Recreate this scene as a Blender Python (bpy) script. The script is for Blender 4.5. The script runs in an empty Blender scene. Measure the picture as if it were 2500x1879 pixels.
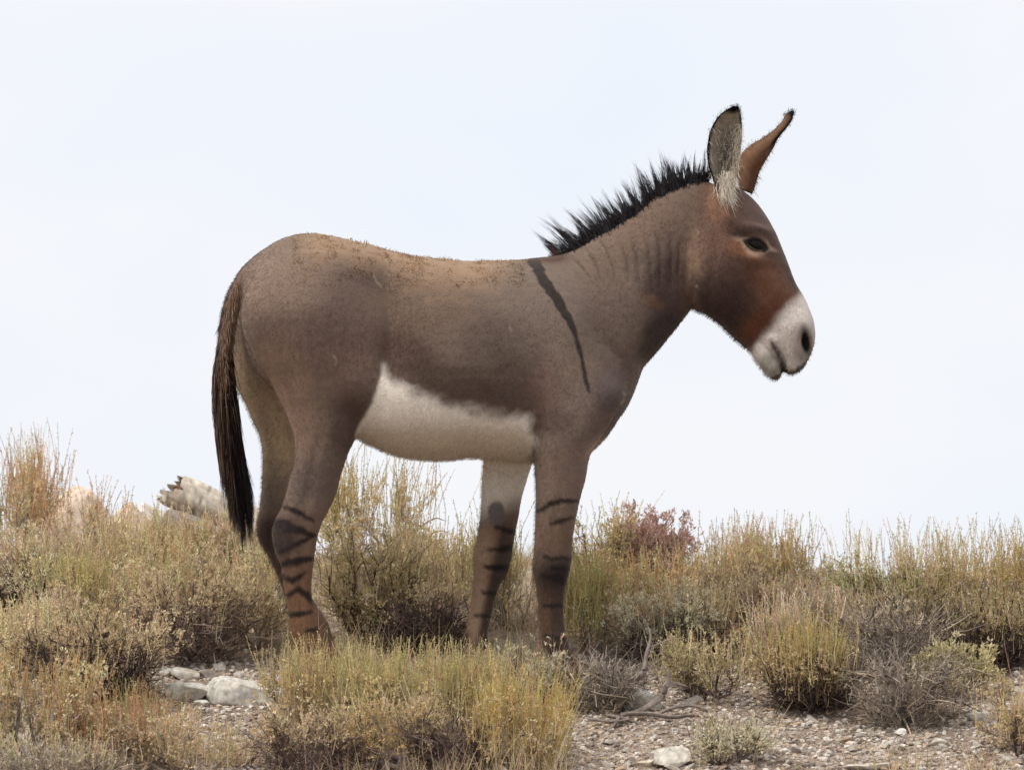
import bpy, math, random
import numpy as np
import openvdb as vdb

# ------------------------------------------------------------------ camera, sky, sun, exposure
R = math.radians
SC = bpy.context.scene
COL = SC.collection
PW, PH = 2500.0, 1879.0          # pixel frame the measurements are written in
PPM = 850.0                      # pixels per metre at the donkey
TILT = R(4.0)
DIST = 22.0
ZC = 0.836 - DIST * math.tan(TILT)

cam_d = bpy.data.cameras.new('camera')
cam = bpy.data.objects.new('camera', cam_d)
COL.objects.link(cam)
cam.location = (0, -DIST, ZC)
cam.rotation_euler = (R(90) + TILT, 0, 0)
cam_d.sensor_width = 36
cam_d.lens = 36 * (DIST / math.cos(TILT)) / (PW / PPM)
cam_d.clip_start = 0.5
cam_d.clip_end = 20000
cam_d.dof.use_dof = True
cam_d.dof.focus_distance = DIST - 0.1
cam_d.dof.aperture_fstop = 6.3
SC.camera = cam

SUN_EL, SUN_AZ = R(57), R(-62)    # azimuth from +Y towards +X: over the left shoulder of the hill
w = bpy.data.worlds.new('World')
SC.world = w
w.use_nodes = True
nt = w.node_tree
nt.nodes.clear()
N = nt.nodes.new
out = N('ShaderNodeOutputWorld')
bg_sky = N('ShaderNodeBackground')
bg_cloud = N('ShaderNodeBackground')
mixs = N('ShaderNodeMixShader')
sky = N('ShaderNodeTexSky')
sky.sky_type = 'NISHITA'
sky.sun_disc = False
sky.sun_elevation = SUN_EL
sky.sun_rotation = SUN_AZ
bg_sky.inputs['Strength'].default_value = 0.06
tc = N('ShaderNodeTexCoord')
mp = N('ShaderNodeMapping')
mp.inputs['Scale'].default_value = (6, 6, 11)
mp.inputs['Location'].default_value = (3.1, 0.4, 1.7)
nz = N('ShaderNodeTexNoise')
nz.inputs['Scale'].default_value = 1.6
nz.inputs['Detail'].default_value = 4
nz.inputs['Roughness'].default_value = 0.45
rp = N('ShaderNodeValToRGB')
rp.color_ramp.elements[0].position = 0.38
rp.color_ramp.elements[0].color = (0.87, 0.915, 1.0, 1)
rp.color_ramp.elements[1].position = 0.66
rp.color_ramp.elements[1].color = (0.955, 0.96, 0.985, 1)
bg_cloud.inputs['Strength'].default_value = 0.515
mixs.inputs['Fac'].default_value = 0.96       # thin bright overcast over the blue
L = nt.links.new
L(tc.outputs['Generated'], mp.inputs['Vector'])
L(mp.outputs['Vector'], nz.inputs['Vector'])
L(nz.outputs['Fac'], rp.inputs['Fac'])
L(rp.outputs['Color'], bg_cloud.inputs['Color'])
L(sky.outputs['Color'], bg_sky.inputs['Color'])
L(bg_sky.outputs['Background'], mixs.inputs[1])
L(bg_cloud.outputs['Background'], mixs.inputs[2])
L(mixs.outputs['Shader'], out.inputs['Surface'])

sun_d = bpy.data.lights.new('sun', 'SUN')
sun_d.energy = 1.5
sun_d.angle = R(18)
sun_d.color = (1.0, 0.95, 0.87)
sun = bpy.data.objects.new('sun', sun_d)
COL.objects.link(sun)
_sd = np.array([math.sin(SUN_AZ) * math.cos(SUN_EL), math.cos(SUN_AZ) * math.cos(SUN_EL), math.sin(SUN_EL)])
_sd[1] = -0.34                      # over the viewer's left shoulder
_sd /= np.linalg.norm(_sd)
sky.sun_rotation = math.atan2(_sd[0], _sd[1])
sky.sun_elevation = math.asin(_sd[2])
from mathutils import Vector
sun.rotation_euler = Vector(_sd).to_track_quat('Z', 'Y').to_euler()

SC.view_settings.view_transform = 'Standard'
SC.view_settings.look = 'None'
SC.view_settings.exposure = 0.95
SC.view_settings.gamma = 1.0
SC.view_settings.use_curve_mapping = False
SC.render.engine = 'CYCLES'
SC.cycles.max_bounces = 6
SC.cycles.diffuse_bounces = 3
SC.cycles.transmission_bounces = 3
SC.cycles.transparent_max_bounces = 4

# ------------------------------------------------------------------ measuring helpers
_ct, _st = math.cos(TILT), math.sin(TILT)
_f = (DIST / _ct) * PPM            # focal length in pixels


def P(px, py, Y=0.0):
    """The point at depth Y seen at pixel (px, py)."""
    a = (np.asarray(px, float) - PW / 2) / _f
    b = (PH / 2 - np.asarray(py, float)) / _f
    dy = _ct - b * _st
    dz = _st + b * _ct
    t = (np.asarray(Y, float) + DIST) / dy
    return np.stack(np.broadcast_arrays(a * t, np.asarray(Y, float), ZC + dz * t), -1)


def PROJ(v):
    """Pixel position of points."""
    x, y, z = v[..., 0], v[..., 1] + DIST, v[..., 2] - ZC
    d = y * _ct + z * _st
    u = -y * _st + z * _ct
    return PW / 2 + _f * x / d, PH / 2 - _f * u / d


def _hash(ix, iy, iz, seed):
    h = (ix * 374761393 + iy * 668265263 + iz * 2147483647 + seed * 1274126177) & 0xFFFFFFFF
    h = ((h ^ (h >> 13)) * 1274126177) & 0xFFFFFFFF
    h = h ^ (h >> 16)
    return (h & 0xFFFFFF) / float(0xFFFFFF)


def vnoise(p, scale=1.0, seed=0, octaves=1):
    """Value noise in -1..1 at points p (n,3)."""
    p = np.asarray(p, float) * scale
    tot, amp, nrm = 0.0, 1.0, 0.0
    for o in range(octaves):
        i = np.floor(p).astype(np.int64)
        f = p - i
        f = f * f * (3 - 2 * f)
        r = 0
        for dx in (0, 1):
            for dy in (0, 1):
                for dz in (0, 1):
                    wgt = (f[..., 0] if dx else 1 - f[..., 0]) * (f[..., 1] if dy else 1 - f[..., 1]) * (f[..., 2] if dz else 1 - f[..., 2])
                    r = r + wgt * _hash(i[..., 0] + dx, i[..., 1] + dy, i[..., 2] + dz, seed + o * 17)
        tot = tot + amp * (r * 2 - 1)
        nrm += amp
        amp *= 0.5
        p = p * 2.03 + 5.1
    return tot / nrm


def sstep(a, b, x):
    t = np.clip((np.asarray(x, float) - a) / (b - a), 0, 1)
    return t * t * (3 - 2 * t)


def zground(x, y):
    """Height of the hillside."""
    x = np.asarray(x, float); y = np.asarray(y, float)
    crest = 1.75 + 0.25 * np.sin(x * 1.3 + 0.6)
    k = 0.30
    s = 0.9
    # rises with slope k, rounds over at the crest and falls away behind
    up = k * y
    over = (y - crest)
    fall = 0.55 * s * np.logaddexp(0, over / s * 2.2) / 2.2
    z = up - fall - 0.30 * np.clip(y - 3.0, 0, None) * 0.25
    # below the frame the slope eases towards the viewer
    ease = np.clip(-1.4 - y, 0, None)
    z = z + (k - 0.083) * ease
    # the crest is higher on the left and falls a little to the right of the middle
    z = z + 0.125 * sstep(0.2, -1.3, x) * sstep(0.1, 1.9, y)
    z = z - 0.05 * sstep(0.15, 0.5, x) * sstep(0.2, 1.3, y) - 0.085 * sstep(0.5, 1.05, x) * sstep(0.1, 1.2, y)
    z = np.maximum(z, -14 - 0 * x)
    q = np.stack([x, y, np.zeros_like(x)], -1)
    near = np.exp(-(np.abs(y) / 12) ** 2)
    z = z + near * (0.022 * vnoise(q, 2.3, 3, 2) + 0.007 * vnoise(q, 11, 5, 2))
    return z


def ground_hit(px, py):
    """Where the sight line through a pixel first meets the hillside."""
    ys = np.arange(-2.4, 3.2, 0.01)
    pts = P(px, py, ys)
    below = pts[:, 2] < zground(pts[:, 0], pts[:, 1])
    idx = np.argmax(below)
    if not below[idx]:
        d = pts[:, 2] - zground(pts[:, 0], pts[:, 1])
        idx = int(np.argmin(d))
    Y = ys[idx]
    X = pts[idx, 0]
    return np.array([X, Y, float(zground(X, Y))])


# ------------------------------------------------------------------ mesh and material helpers
def s2l(c):
    c = np.asarray(c, float) / 255.0
    return np.where(c <= 0.04045, c / 12.92, ((c + 0.055) / 1.055) ** 2.4)


def mesh(name, v, f, mat=None, parent=None, col=None, smooth=False):
    """Link vertices and faces (array of tris or quads, or list of arrays) as ONE mesh object."""
    me = bpy.data.meshes.new(name)
    v = np.asarray(v, np.float32)
    fs = f if isinstance(f, list) else [f]
    fs = [np.asarray(a, np.int32) for a in fs if len(a)]
    loops = np.concatenate([a.ravel() for a in fs])
    tot = np.concatenate([np.full(len(a), a.shape[1], np.int32) for a in fs])
    start = np.concatenate([[0], np.cumsum(tot)[:-1]]).astype(np.int32)
    me.vertices.add(len(v)); me.vertices.foreach_set('co', v.ravel())
    me.loops.add(len(loops)); me.loops.foreach_set('vertex_index', loops)
    me.polygons.add(len(tot)); me.polygons.foreach_set('loop_start', start)
    me.polygons.foreach_set('use_smooth', np.full(len(tot), smooth))
    me.update(calc_edges=True)
    me.validate()
    if col is not None:
        a = me.color_attributes.new('tint', 'FLOAT_COLOR', 'POINT')
        c = np.ones((len(v), 4), np.float32); c[:, :3] = col
        a.data.foreach_set('color', c.ravel())
    if mat: me.materials.append(mat)
    o = bpy.data.objects.new(name, me)
    COL.objects.link(o)
    if parent is not None: o.parent = parent
    return o


def tag(o, label=None, cat=None, group=None, kind=None):
    if label: o['label'] = label
    if cat: o['category'] = cat
    if group: o['group'] = group
    if kind: o['kind'] = kind
    return o


def thing(name, loc, label, cat, group=None):
    o = bpy.data.objects.new(name, None)
    COL.objects.link(o)
    o.location = [float(a) for a in loc]
    o.empty_display_size = 0.05
    return tag(o, label, cat, group)


class MB:
    """Collects pieces of geometry for one mesh."""
    def __init__(s): s.v = []; s.q = []; s.t = []; s.c = []; s.n = 0
    def add(s, v, q=None, t=None, c=None):
        v = np.asarray(v, float).reshape(-1, 3)
        if q is not None and len(q): s.q.append(np.asarray(q) + s.n)
        if t is not None and len(t): s.t.append(np.asarray(t) + s.n)
        s.v.append(v)
        if c is not None: s.c.append(np.broadcast_to(np.asarray(c, float), v.shape))
        else: s.c.append(np.ones_like(v))
        s.n += len(v)
    def build(s, name, mat, parent=None, smooth=False):
        fs = []
        if s.q: fs.append(np.concatenate(s.q))
        if s.t: fs.append(np.concatenate(s.t))
        return mesh(name, np.concatenate(s.v), fs, mat, parent, np.concatenate(s.c), smooth)


def tubes(pts, rad, sides=3):
    """pts (n,k,3), rad (n,k) -> verts, quads of n tubes."""
    pts = np.asarray(pts, float); n, k, _ = pts.shape
    rad = np.broadcast_to(np.asarray(rad, float), (n, k))
    d = np.gradient(pts, axis=1)
    d /= np.linalg.norm(d, axis=-1, keepdims=True) + 1e-9
    ref = np.where(np.abs(d[..., 2:3]) > 0.9, np.array([1.0, 0.13, 0]), np.array([0, 0.1, 1.0]))
    a = np.cross(d, ref); a /= np.linalg.norm(a, axis=-1, keepdims=True) + 1e-9
    b = np.cross(d, a)
    ang = np.arange(sides) * 2 * np.pi / sides
    ring = (a[:, :, None] * np.cos(ang)[None, None, :, None] + b[:, :, None] * np.sin(ang)[None, None, :, None]) * rad[:, :, None, None] + pts[:, :, None]
    v = ring.reshape(-1, 3)
    base = (np.arange(n) * k * sides)[:, None, None]
    i = (np.arange(k - 1) * sides)[None, :, None]
    j = np.arange(sides)[None, None, :]
    j2 = (j + 1) % sides
    q = np.stack(np.broadcast_arrays(base + i + j, base + i + j2, base + i + sides + j2, base + i + sides + j), -1).reshape(-1, 4)
    return v, q


def rep(c, k, sides):
    return np.repeat(np.asarray(c, float), k * sides, axis=0)


def diamonds(c, d, side, ln, wd):
    """Leaf-like diamonds: centre-base c, unit direction d, unit side, length, width -> verts, quads (folded)."""
    n = len(c)
    ln = np.broadcast_to(ln, (n,))[:, None]; wd = np.broadcast_to(wd, (n,))[:, None]
    nrm = np.cross(d, side)
    v = np.stack([c, c + d * ln * 0.55 + side * wd * 0.5 + nrm * wd * 0.15, c + d * ln, c + d * ln * 0.55 - side * wd * 0.5 + nrm * wd * 0.15], 1)
    q = np.arange(n * 4).reshape(n, 4)
    return v.reshape(-1, 3), q


def unit(a):
    return a / (np.linalg.norm(a, axis=-1, keepdims=True) + 1e-9)


def mat_new(name):
    m = bpy.data.materials.new(name)
    m.use_nodes = True
    t = m.node_tree
    b = t.nodes.get('Principled BSDF')
    return m, t, b


def nd(t, typ, **kw):
    n = t.nodes.new(typ)
    for k, v in kw.items():
        if k in n.inputs: n.inputs[k].default_value = v
        else: setattr(n, k, v)
    return n


def m_tint(name, rough=0.9, translucent=0.0, noise=30.0, amount=0.25, spec=0.15, bump=0.0, stretch=(1, 1, 1)):
    """Takes its colour from the object's own 'tint' attribute, broken up by noise."""
    m, t, b = mat_new(name)
    at = nd(t, 'ShaderNodeAttribute', attribute_name='tint')
    tcn = nd(t, 'ShaderNodeTexCoord')
    mpn = nd(t, 'ShaderNodeMapping', Scale=stretch)
    n1 = nd(t, 'ShaderNodeTexNoise', Scale=noise, Detail=4.0)
    t.links.new(tcn.outputs['Object'], mpn.inputs['Vector'])
    t.links.new(mpn.outputs['Vector'], n1.inputs['Vector'])
    mr = nd(t, 'ShaderNodeMapRange')
    mr.inputs['From Min'].default_value = 0.25; mr.inputs['From Max'].default_value = 0.75
    mr.inputs['To Min'].default_value = 1 - amount; mr.inputs['To Max'].default_value = 1 + amount
    t.links.new(n1.outputs['Fac'], mr.inputs['Value'])
    mu = nd(t, 'ShaderNodeVectorMath', operation='SCALE')
    t.links.new(at.outputs['Color'], mu.inputs[0]); t.links.new(mr.outputs['Result'], mu.inputs['Scale'])
    t.links.new(mu.outputs['Vector'], b.inputs['Base Color'])
    b.inputs['Roughness'].default_value = rough
    b.inputs['Specular IOR Level'].default_value = spec
    if bump:
        bp = nd(t, 'ShaderNodeBump', Strength=bump, Distance=0.004)
        t.links.new(n1.outputs['Fac'], bp.inputs['Height'])
        t.links.new(bp.outputs['Normal'], b.inputs['Normal'])
    if translucent:
        tr = nd(t, 'ShaderNodeBsdfTranslucent')
        t.links.new(mu.outputs['Vector'], tr.inputs['Color'])
        mx = nd(t, 'ShaderNodeMixShader'); mx.inputs['Fac'].default_value = translucent
        t.links.new(b.outputs['BSDF'], mx.inputs[1]); t.links.new(tr.outputs['BSDF'], mx.inputs[2])
        t.links.new(mx.outputs['Shader'], t.nodes['Material Output'].inputs['Surface'])
    return m


M_LEAF = m_tint('sage_leaf', 0.85, 0.30, 40, 0.25)
M_STALK = m_tint('seed_stalk', 0.85, 0.38, 25, 0.2)
M_WOOD = m_tint('weathered_wood', 0.9, 0.0, 60, 0.45, bump=0.5, stretch=(1, 1, 0.25))
M_STONE = m_tint('pale_stone', 0.95, 0.0, 55, 0.35, bump=0.7)
M_HAIR = m_tint('coarse_hair', 0.45, 0.0, 30, 0.2, spec=0.35)
M_FUZZ = m_tint('soft_hair', 0.9, 0.25, 30, 0.2)


def soil_material():
    m, t, b = mat_new('gravelly_soil')
    tcn = nd(t, 'ShaderNodeTexCoord')
    n1 = nd(t, 'ShaderNodeTexNoise', Scale=3.2, Detail=8.0, Roughness=0.65)
    n2 = nd(t, 'ShaderNodeTexNoise', Scale=70.0, Detail=5.0, Roughness=0.7)
    v1 = nd(t, 'ShaderNodeTexVoronoi', Scale=85.0)
    for n in (n1, n2, v1): t.links.new(tcn.outputs['Object'], n.inputs['Vector'])
    r1 = nd(t, 'ShaderNodeValToRGB')
    r1.color_ramp.elements[0].position = 0.35; r1.color_ramp.elements[0].color = (0.36, 0.27, 0.205, 1)
    r1.color_ramp.elements[1].position = 0.68; r1.color_ramp.elements[1].color = (0.60, 0.50, 0.41, 1)
    t.links.new(n1.outputs['Fac'], r1.inputs['Fac'])
    r2 = nd(t, 'ShaderNodeValToRGB')
    r2.color_ramp.elements[0].position = 0.35; r2.color_ramp.elements[0].color = (0.45, 0.42, 0.4, 1)
    r2.color_ramp.elements[1].position = 0.7; r2.color_ramp.elements[1].color = (1.25, 1.25, 1.25, 1)
    t.links.new(n2.outputs['Fac'], r2.inputs['Fac'])
    mx = nd(t, 'ShaderNodeMix', data_type='RGBA', blend_type='MULTIPLY')
    mx.inputs[0].default_value = 1.0
    t.links.new(r1.outputs['Color'], mx.inputs[6]); t.links.new(r2.outputs['Color'], mx.inputs[7])
    t.links.new(mx.outputs[2], b.inputs['Base Color'])
    b.inputs['Roughness'].default_value = 0.95; b.inputs['Specular IOR Level'].default_value = 0.1
    bp = nd(t, 'ShaderNodeBump', Strength=0.9, Distance=0.012)
    ad = nd(t, 'ShaderNodeMath', operation='ADD')
    t.links.new(n2.outputs['Fac'], ad.inputs[0]); t.links.new(v1.outputs['Distance'], ad.inputs[1])
    t.links.new(ad.outputs['Value'], bp.inputs['Height']); t.links.new(bp.outputs['Normal'], b.inputs['Normal'])
    return m


# ------------------------------------------------------------------ the hillside
def build_ground():
    fine_x = np.arange(-2.4, 2.401, 0.04)
    gx = np.geomspace(0.05, 4000, 46)
    xs = np.concatenate([-2.4 - gx[::-1], fine_x, 2.4 + gx])
    fine_y = np.arange(-1.8, 3.301, 0.04)
    ys = np.concatenate([-1.8 - gx[::-1], fine_y, 3.3 + gx])
    X, Y = np.meshgrid(xs, ys, indexing='ij')
    Z = zground(X, np.clip(Y, -40, 60))
    Z = np.where(Y < -40, np.maximum(Z, -6), Z)
    v = np.stack([X, Y, Z], -1).reshape(-1, 3)
    ny = len(ys)
    i = np.arange(len(xs) - 1)[:, None] * ny + np.arange(ny - 1)[None]
    q = np.stack([i, i + ny, i + ny + 1, i + 1], -1).reshape(-1, 4)
    o = mesh('hillside_ground', v, q, soil_material(), smooth=True)
    tag(o, kind='structure')
    return o


build_ground()


# ------------------------------------------------------------------ the donkey
VOX = 0.005
GX, GY, GZ = (-0.92, 0.92), (-0.34, 0.34), (-0.09, 1.50)
GN = [int(round((b - a) / VOX)) + 1 for a, b in (GX, GY, GZ)]


def loft(rings):
    """rings: list of (m,3) arrays -> closed verts + tris/quads."""
    m = len(rings[0]); n = len(rings)
    v = np.concatenate(rings + [rings[0].mean(0)[None], rings[-1].mean(0)[None]])
    i = (np.arange(n - 1) * m)[:, None]; j = np.arange(m)[None]; j2 = (j + 1) % m
    q = np.stack(np.broadcast_arrays(i + j, i + j2, i + m + j2, i + m + j), -1).reshape(-1, 4)
    a, b = n * m, n * m + 1
    j = np.arange(m); j2 = (j + 1) % m
    t = np.concatenate([np.stack([np.full(m, a), j2, j], -1), np.stack([np.full(m, b), (n - 1) * m + j, (n - 1) * m + j2], -1)])
    return v, q, t


def catmull(a, sub=5):
    a = np.asarray(a, float)
    ext = np.concatenate([2 * a[:1] - a[1:2], a, 2 * a[-1:] - a[-2:-1]])
    o = []
    for i in range(len(a) - 1):
        p0, p1, p2, p3 = ext[i:i + 4]
        for k in range(sub):
            t = k / sub
            o.append(0.5 * (2 * p1 + (p2 - p0) * t + (2 * p0 - 5 * p1 + 4 * p2 - p3) * t * t + (3 * p1 - p0 - 3 * p2 + p3) * t ** 3))
    o.append(a[-1])
    return np.array(o)


def pair_loft(rows, shape=0.0, n=2.1, sub=5, m=36):
    """rows: (xa, ya, xb, yb, halfwidth, yc); ring runs from point a (top) to b (bottom). shape>0 puts the width lower."""
    r = catmull(rows, sub)
    th = np.arange(m) * 2 * np.pi / m
    c, s = np.cos(th), np.sin(th)
    e = 2.0 / n
    cc = np.sign(c) * np.abs(c) ** e; ss = np.sign(s) * np.abs(s) ** e
    rings = []
    for xa, ya, xb, yb, hw, yc in r:
        A, B = P(xa, ya, yc), P(xb, yb, yc)
        mid, half = (A + B) / 2, (A - B) / 2
        wv = max(hw, 0.002) * ss * (1 - shape * cc)
        ring = mid[None] + half[None] * cc[:, None] + np.array([0, 1, 0])[None] * wv[:, None]
        rings.append(ring)
    return loft(rings)


def field(v, q, t, hw=12):
    """Dense signed distance array of a closed mesh on the donkey's grid."""
    tr = vdb.createLinearTransform(voxelSize=VOX)
    o = np.array([GX[0], GY[0], GZ[0]])
    g = vdb.FloatGrid.createLevelSetFromPolygons((v - o).astype(np.float32), triangles=t.astype(np.uint32), quads=q.astype(np.uint32), transform=tr, halfWidth=hw)
    a = np.empty(GN, np.float32)
    g.copyToArray(a, ijk=(0, 0, 0))
    return a


def smin(a, b, k):
    if k <= 0: return np.minimum(a, b)
    h = np.clip(0.5 + 0.5 * (b - a) / k, 0, 1)
    return b * (1 - h) + a * h - k * h * (1 - h)


def rows_leg(rows):
    """rows (py, xl, xr, hw, yc): horizontal rings."""
    return [(xl, py, xr, py, hw, yc) for py, xl, xr, hw, yc in rows]


TORSO = [  # x, top, bottom, half width
    (592, 700, 800, .04), (602, 662, 850, .10), (620, 632, 890, .14), (650, 606, 930, .178), (700, 579, 970, .200), (770, 570, 1010, .215),
    (850, 586, 1055, .222), (900, 597, 1082, .230), (960, 614, 1108, .245), (1020, 626, 1119, .256), (1085, 634, 1122, .258),
    (1150, 638, 1116, .248), (1220, 636, 1121, .230), (1280, 633, 1127, .208), (1330, 628, 1128, .188), (1390, 630, 1122, .165),
    (1440, 655, 1103, .142), (1480, 705, 1066, .12), (1510, 790, 1022, .098), (1530, 865, 992, .066), (1539, 905, 962, .03)]
NECK = [
    (1330, 720, 1450, 1000, .06, 0), (1391, 626, 1538, 945, .100, 0), (1450, 581, 1567, 900, .094, 0), (1505, 549, 1591, 874, .086, 0),
    (1554, 519, 1618, 843, .080, 0), (1600, 480, 1648, 806, .076, 0), (1657, 457, 1674, 772, .073, 0), (1711, 440, 1694, 745, .068, 0), (1760, 455, 1735, 700, .05, 0)]
HEAD = [
    (1755, 446, 1686, 560, .045, 0), (1778, 447, 1681, 620, .068, 0), (1802, 457, 1678, 700, .084, 0), (1830, 478, 1690, 750, .093, 0),
    (1858, 508, 1717, 764, .097, 0), (1885, 551, 1745, 782, .096, 0), (1909, 604, 1769, 803, .088, 0), (1928, 653, 1790, 824, .076, 0),
    (1945, 695, 1812, 843, .066, 0), (1962, 722, 1834, 857, .060, 0), (1976, 753, 1852, 860, .057, 0), (1986, 782, 1874, 856, .056, 0), (1990, 812, 1888, 868, .054, 0),
    (1986, 846, 1901, 886, .050, 0), (1972, 880, 1913, 908, .042, 0), (1951, 908, 1925, 915, .022, 0)]
LIP = [
    (1864, 822, 1826, 850, .045, 0), (1880, 846, 1848, 884, .044, 0), (1892, 870, 1861, 903, .041, 0), (1905, 894, 1880, 922, .034, 0), (1910, 914, 1896, 929, .02, 0)]
NF = -.118
NEAR_FORE = [
    (800, 1370, 1440, .01, -.075), (880, 1330, 1495, .04, -.092), (960, 1310, 1520, .058, -.108), (1020, 1300, 1496, .069, -.116), (1070, 1299, 1466, .072, -.119), (1110, 1303, 1441, .068, -.12),
    (1167, 1307, 1430, .058, NF), (1222, 1308, 1415, .051, NF), (1284, 1306, 1403, .045, NF), (1330, 1304, 1397, .042, NF), (1363, 1302, 1396, .044, NF), (1394, 1301, 1390, .044, NF),
    (1425, 1307, 1382, .037, NF), (1460, 1311, 1377, .031, NF), (1500, 1313, 1376, .030, NF), (1540, 1317, 1380, .032, NF), (1568, 1322, 1387, .036, NF),
    (1592, 1337, 1395, .033, NF), (1615, 1350, 1406, .035, NF), (1640, 1352, 1422, .042, NF), (1668, 1350, 1432, .047, NF)]
FF = .112
FAR_FORE = [
    (980, 1200, 1340, .05, FF), (1060, 1184, 1316, .058, FF), (1116, 1181, 1304, .056, FF), (1167, 1177, 1288, .051, FF), (1214, 1175, 1274, .046, FF), (1261, 1172, 1266, .042, FF), (1300, 1167, 1258, .040, FF),
    (1331, 1161, 1253, .041, FF), (1363, 1156, 1249, .043, FF), (1394, 1157, 1240, .041, FF), (1425, 1157, 1222, .034, FF), (1456, 1153, 1210, .030, FF), (1492, 1146, 1201, .029, FF),
    (1519, 1141, 1195, .031, FF), (1546, 1143, 1190, .033, FF), (1572, 1150, 1194, .031, FF), (1595, 1152, 1204, .036, FF), (1625, 1148, 1214, .043, FF)]
NH = -.125
NEAR_HIND = [
    (620, 690, 840, .03, -.115), (670, 632, 890, .065, -.125), (734, 594, 922, .088, -.132), (800, 592, 940, .098, -.135), (870, 621, 944, .098, -.135), (926, 658, 928, .090, -.132), (960, 675, 914, .083, -.130),
    (1000, 694, 892, .076, NH), (1040, 711, 881, .068, NH), (1070, 719, 868, .061, NH), (1101, 721, 852, .056, NH), (1133, 718, 841, .052, NH), (1168, 707, 830, .048, NH), (1207, 698, 820, .044, NH),
    (1242, 686, 804, .041, NH), (1270, 671, 789, .039, NH), (1297, 663, 779, .038, NH), (1325, 666, 773, .038, NH), (1352, 673, 769, .037, NH), (1379, 685, 765, .034, NH), (1410, 690, 762, .031, NH),
    (1442, 695, 761, .030, NH), (1475, 702, 764, .030, NH), (1500, 705, 769, .032, NH), (1531, 708, 777, .035, NH), (1563, 714, 786, .036, NH), (1588, 726, 794, .034, NH), (1612, 736, 804, .037, NH),
    (1640, 735, 818, .044, NH), (1671, 731, 822, .048, NH)]
FH = .125
FAR_HIND = [
    (670, 640, 860, .06, .115), (734, 590, 890, .085, .128), (800, 566, 895, .093, .13), (870, 562, 892, .092, .13), (929, 570, 880, .085, .128), (983, 598, 862, .075, FH), (1020, 613, 845, .068, FH), (1048, 627, 830, .063, FH), (1075, 636, 815, .058, FH),
    (1110, 641, 800, .053, FH), (1156, 640, 785, .048, FH), (1195, 638, 775, .044, FH), (1234, 634, 760, .041, FH), (1270, 628, 745, .038, FH), (1297, 626, 737, .037, FH), (1320, 632, 733, .036, FH), (1340, 644, 731, .035, FH),
    (1360, 656, 731, .033, FH), (1387, 668, 734, .031, FH), (1410, 679, 740, .030, FH), (1442, 692, 753, .029, FH), (1475, 706, 772, .030, FH), (1500, 718, 790, .033, FH), (1524, 730, 803, .035, FH),
    (1550, 742, 810, .034, FH), (1575, 748, 820, .036, FH), (1600, 748, 836, .043, FH), (1625, 746, 842, .047, FH)]
DOCK = [  # tail root: left x,y, right x,y, half width
    (640, 612, 650, 660, .035, 0), (596, 648, 616, 690, .034, 0), (565, 694, 596, 718, .032, 0), (546, 740, 586, 750, .029, 0), (536, 790, 571, 796, .026, 0),
    (532, 850, 564, 852, .022, 0), (532, 920, 560, 920, .017, 0), (536, 990, 556, 990, .011, 0)]


def build_body_field():
    D = field(*pair_loft([(x, t, x, b, hw, 0) for x, t, b, hw in TORSO], shape=0.16, n=2.25, sub=5, m=56))
    D = smin(D, field(*pair_loft(NECK, shape=0.22, n=2.1, m=44)), 0.055)
    D = smin(D, field(*pair_loft(rows_leg(NEAR_HIND))), 0.022)
    D = smin(D, field(*pair_loft(rows_leg(FAR_HIND))), 0.022)
    D = smin(D, field(*pair_loft(rows_leg(NEAR_FORE))), 0.040)
    D = smin(D, field(*pair_loft(rows_leg(FAR_FORE))), 0.020)
    D = smin(D, field(*pair_loft(DOCK)), 0.006)
    H = smin(field(*pair_loft(HEAD, shape=-0.02, n=2.25, m=48)), field(*pair_loft(LIP, n=2.2)), 0.004)
    D = smin(D, H, 0.007)
    return D


def blur(a, it=1):
    for _ in range(it):
        for ax in range(3):
            p = np.roll(a, 1, ax); n = np.roll(a, -1, ax)
            a = (p + 2 * a + n) * 0.25
    return a


def body_mesh():
    D = build_body_field()
    D = blur(D, 1)
    g = vdb.FloatGrid(background=0.06)
    g.copyFromArray(np.ascontiguousarray(D), ijk=(0, 0, 0))
    g.transform = vdb.createLinearTransform(voxelSize=VOX)
    v, q = g.convertToQuads(isovalue=0.0)
    v = v + np.array([GX[0], GY[0], GZ[0]])
    return v.astype(float), q.astype(np.int64)


def vert_normals(v, q):
    n = np.cross(v[q[:, 2]] - v[q[:, 0]], v[q[:, 3]] - v[q[:, 1]])
    o = np.zeros_like(v)
    for k in range(4):
        for a in range(3):
            o[:, a] += np.bincount(q[:, k], n[:, a], len(v))
    return unit(o)


def relax(v, q, it=2, lam=0.5, wgt=None):
    e = np.concatenate([q[:, [0, 1]], q[:, [1, 2]], q[:, [2, 3]], q[:, [3, 0]]])
    e = np.concatenate([e, e[:, ::-1]])
    cnt = np.bincount(e[:, 0], minlength=len(v))[:, None]
    for i in range(it):
        for l in (lam, -lam * 1.02):
            s = np.stack([np.bincount(e[:, 0], v[e[:, 1], a], len(v)) for a in range(3)], -1)
            d = s / np.maximum(cnt, 1) - v
            v = v + l * d * (1 if wgt is None else wgt[:, None])
    return v


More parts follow.
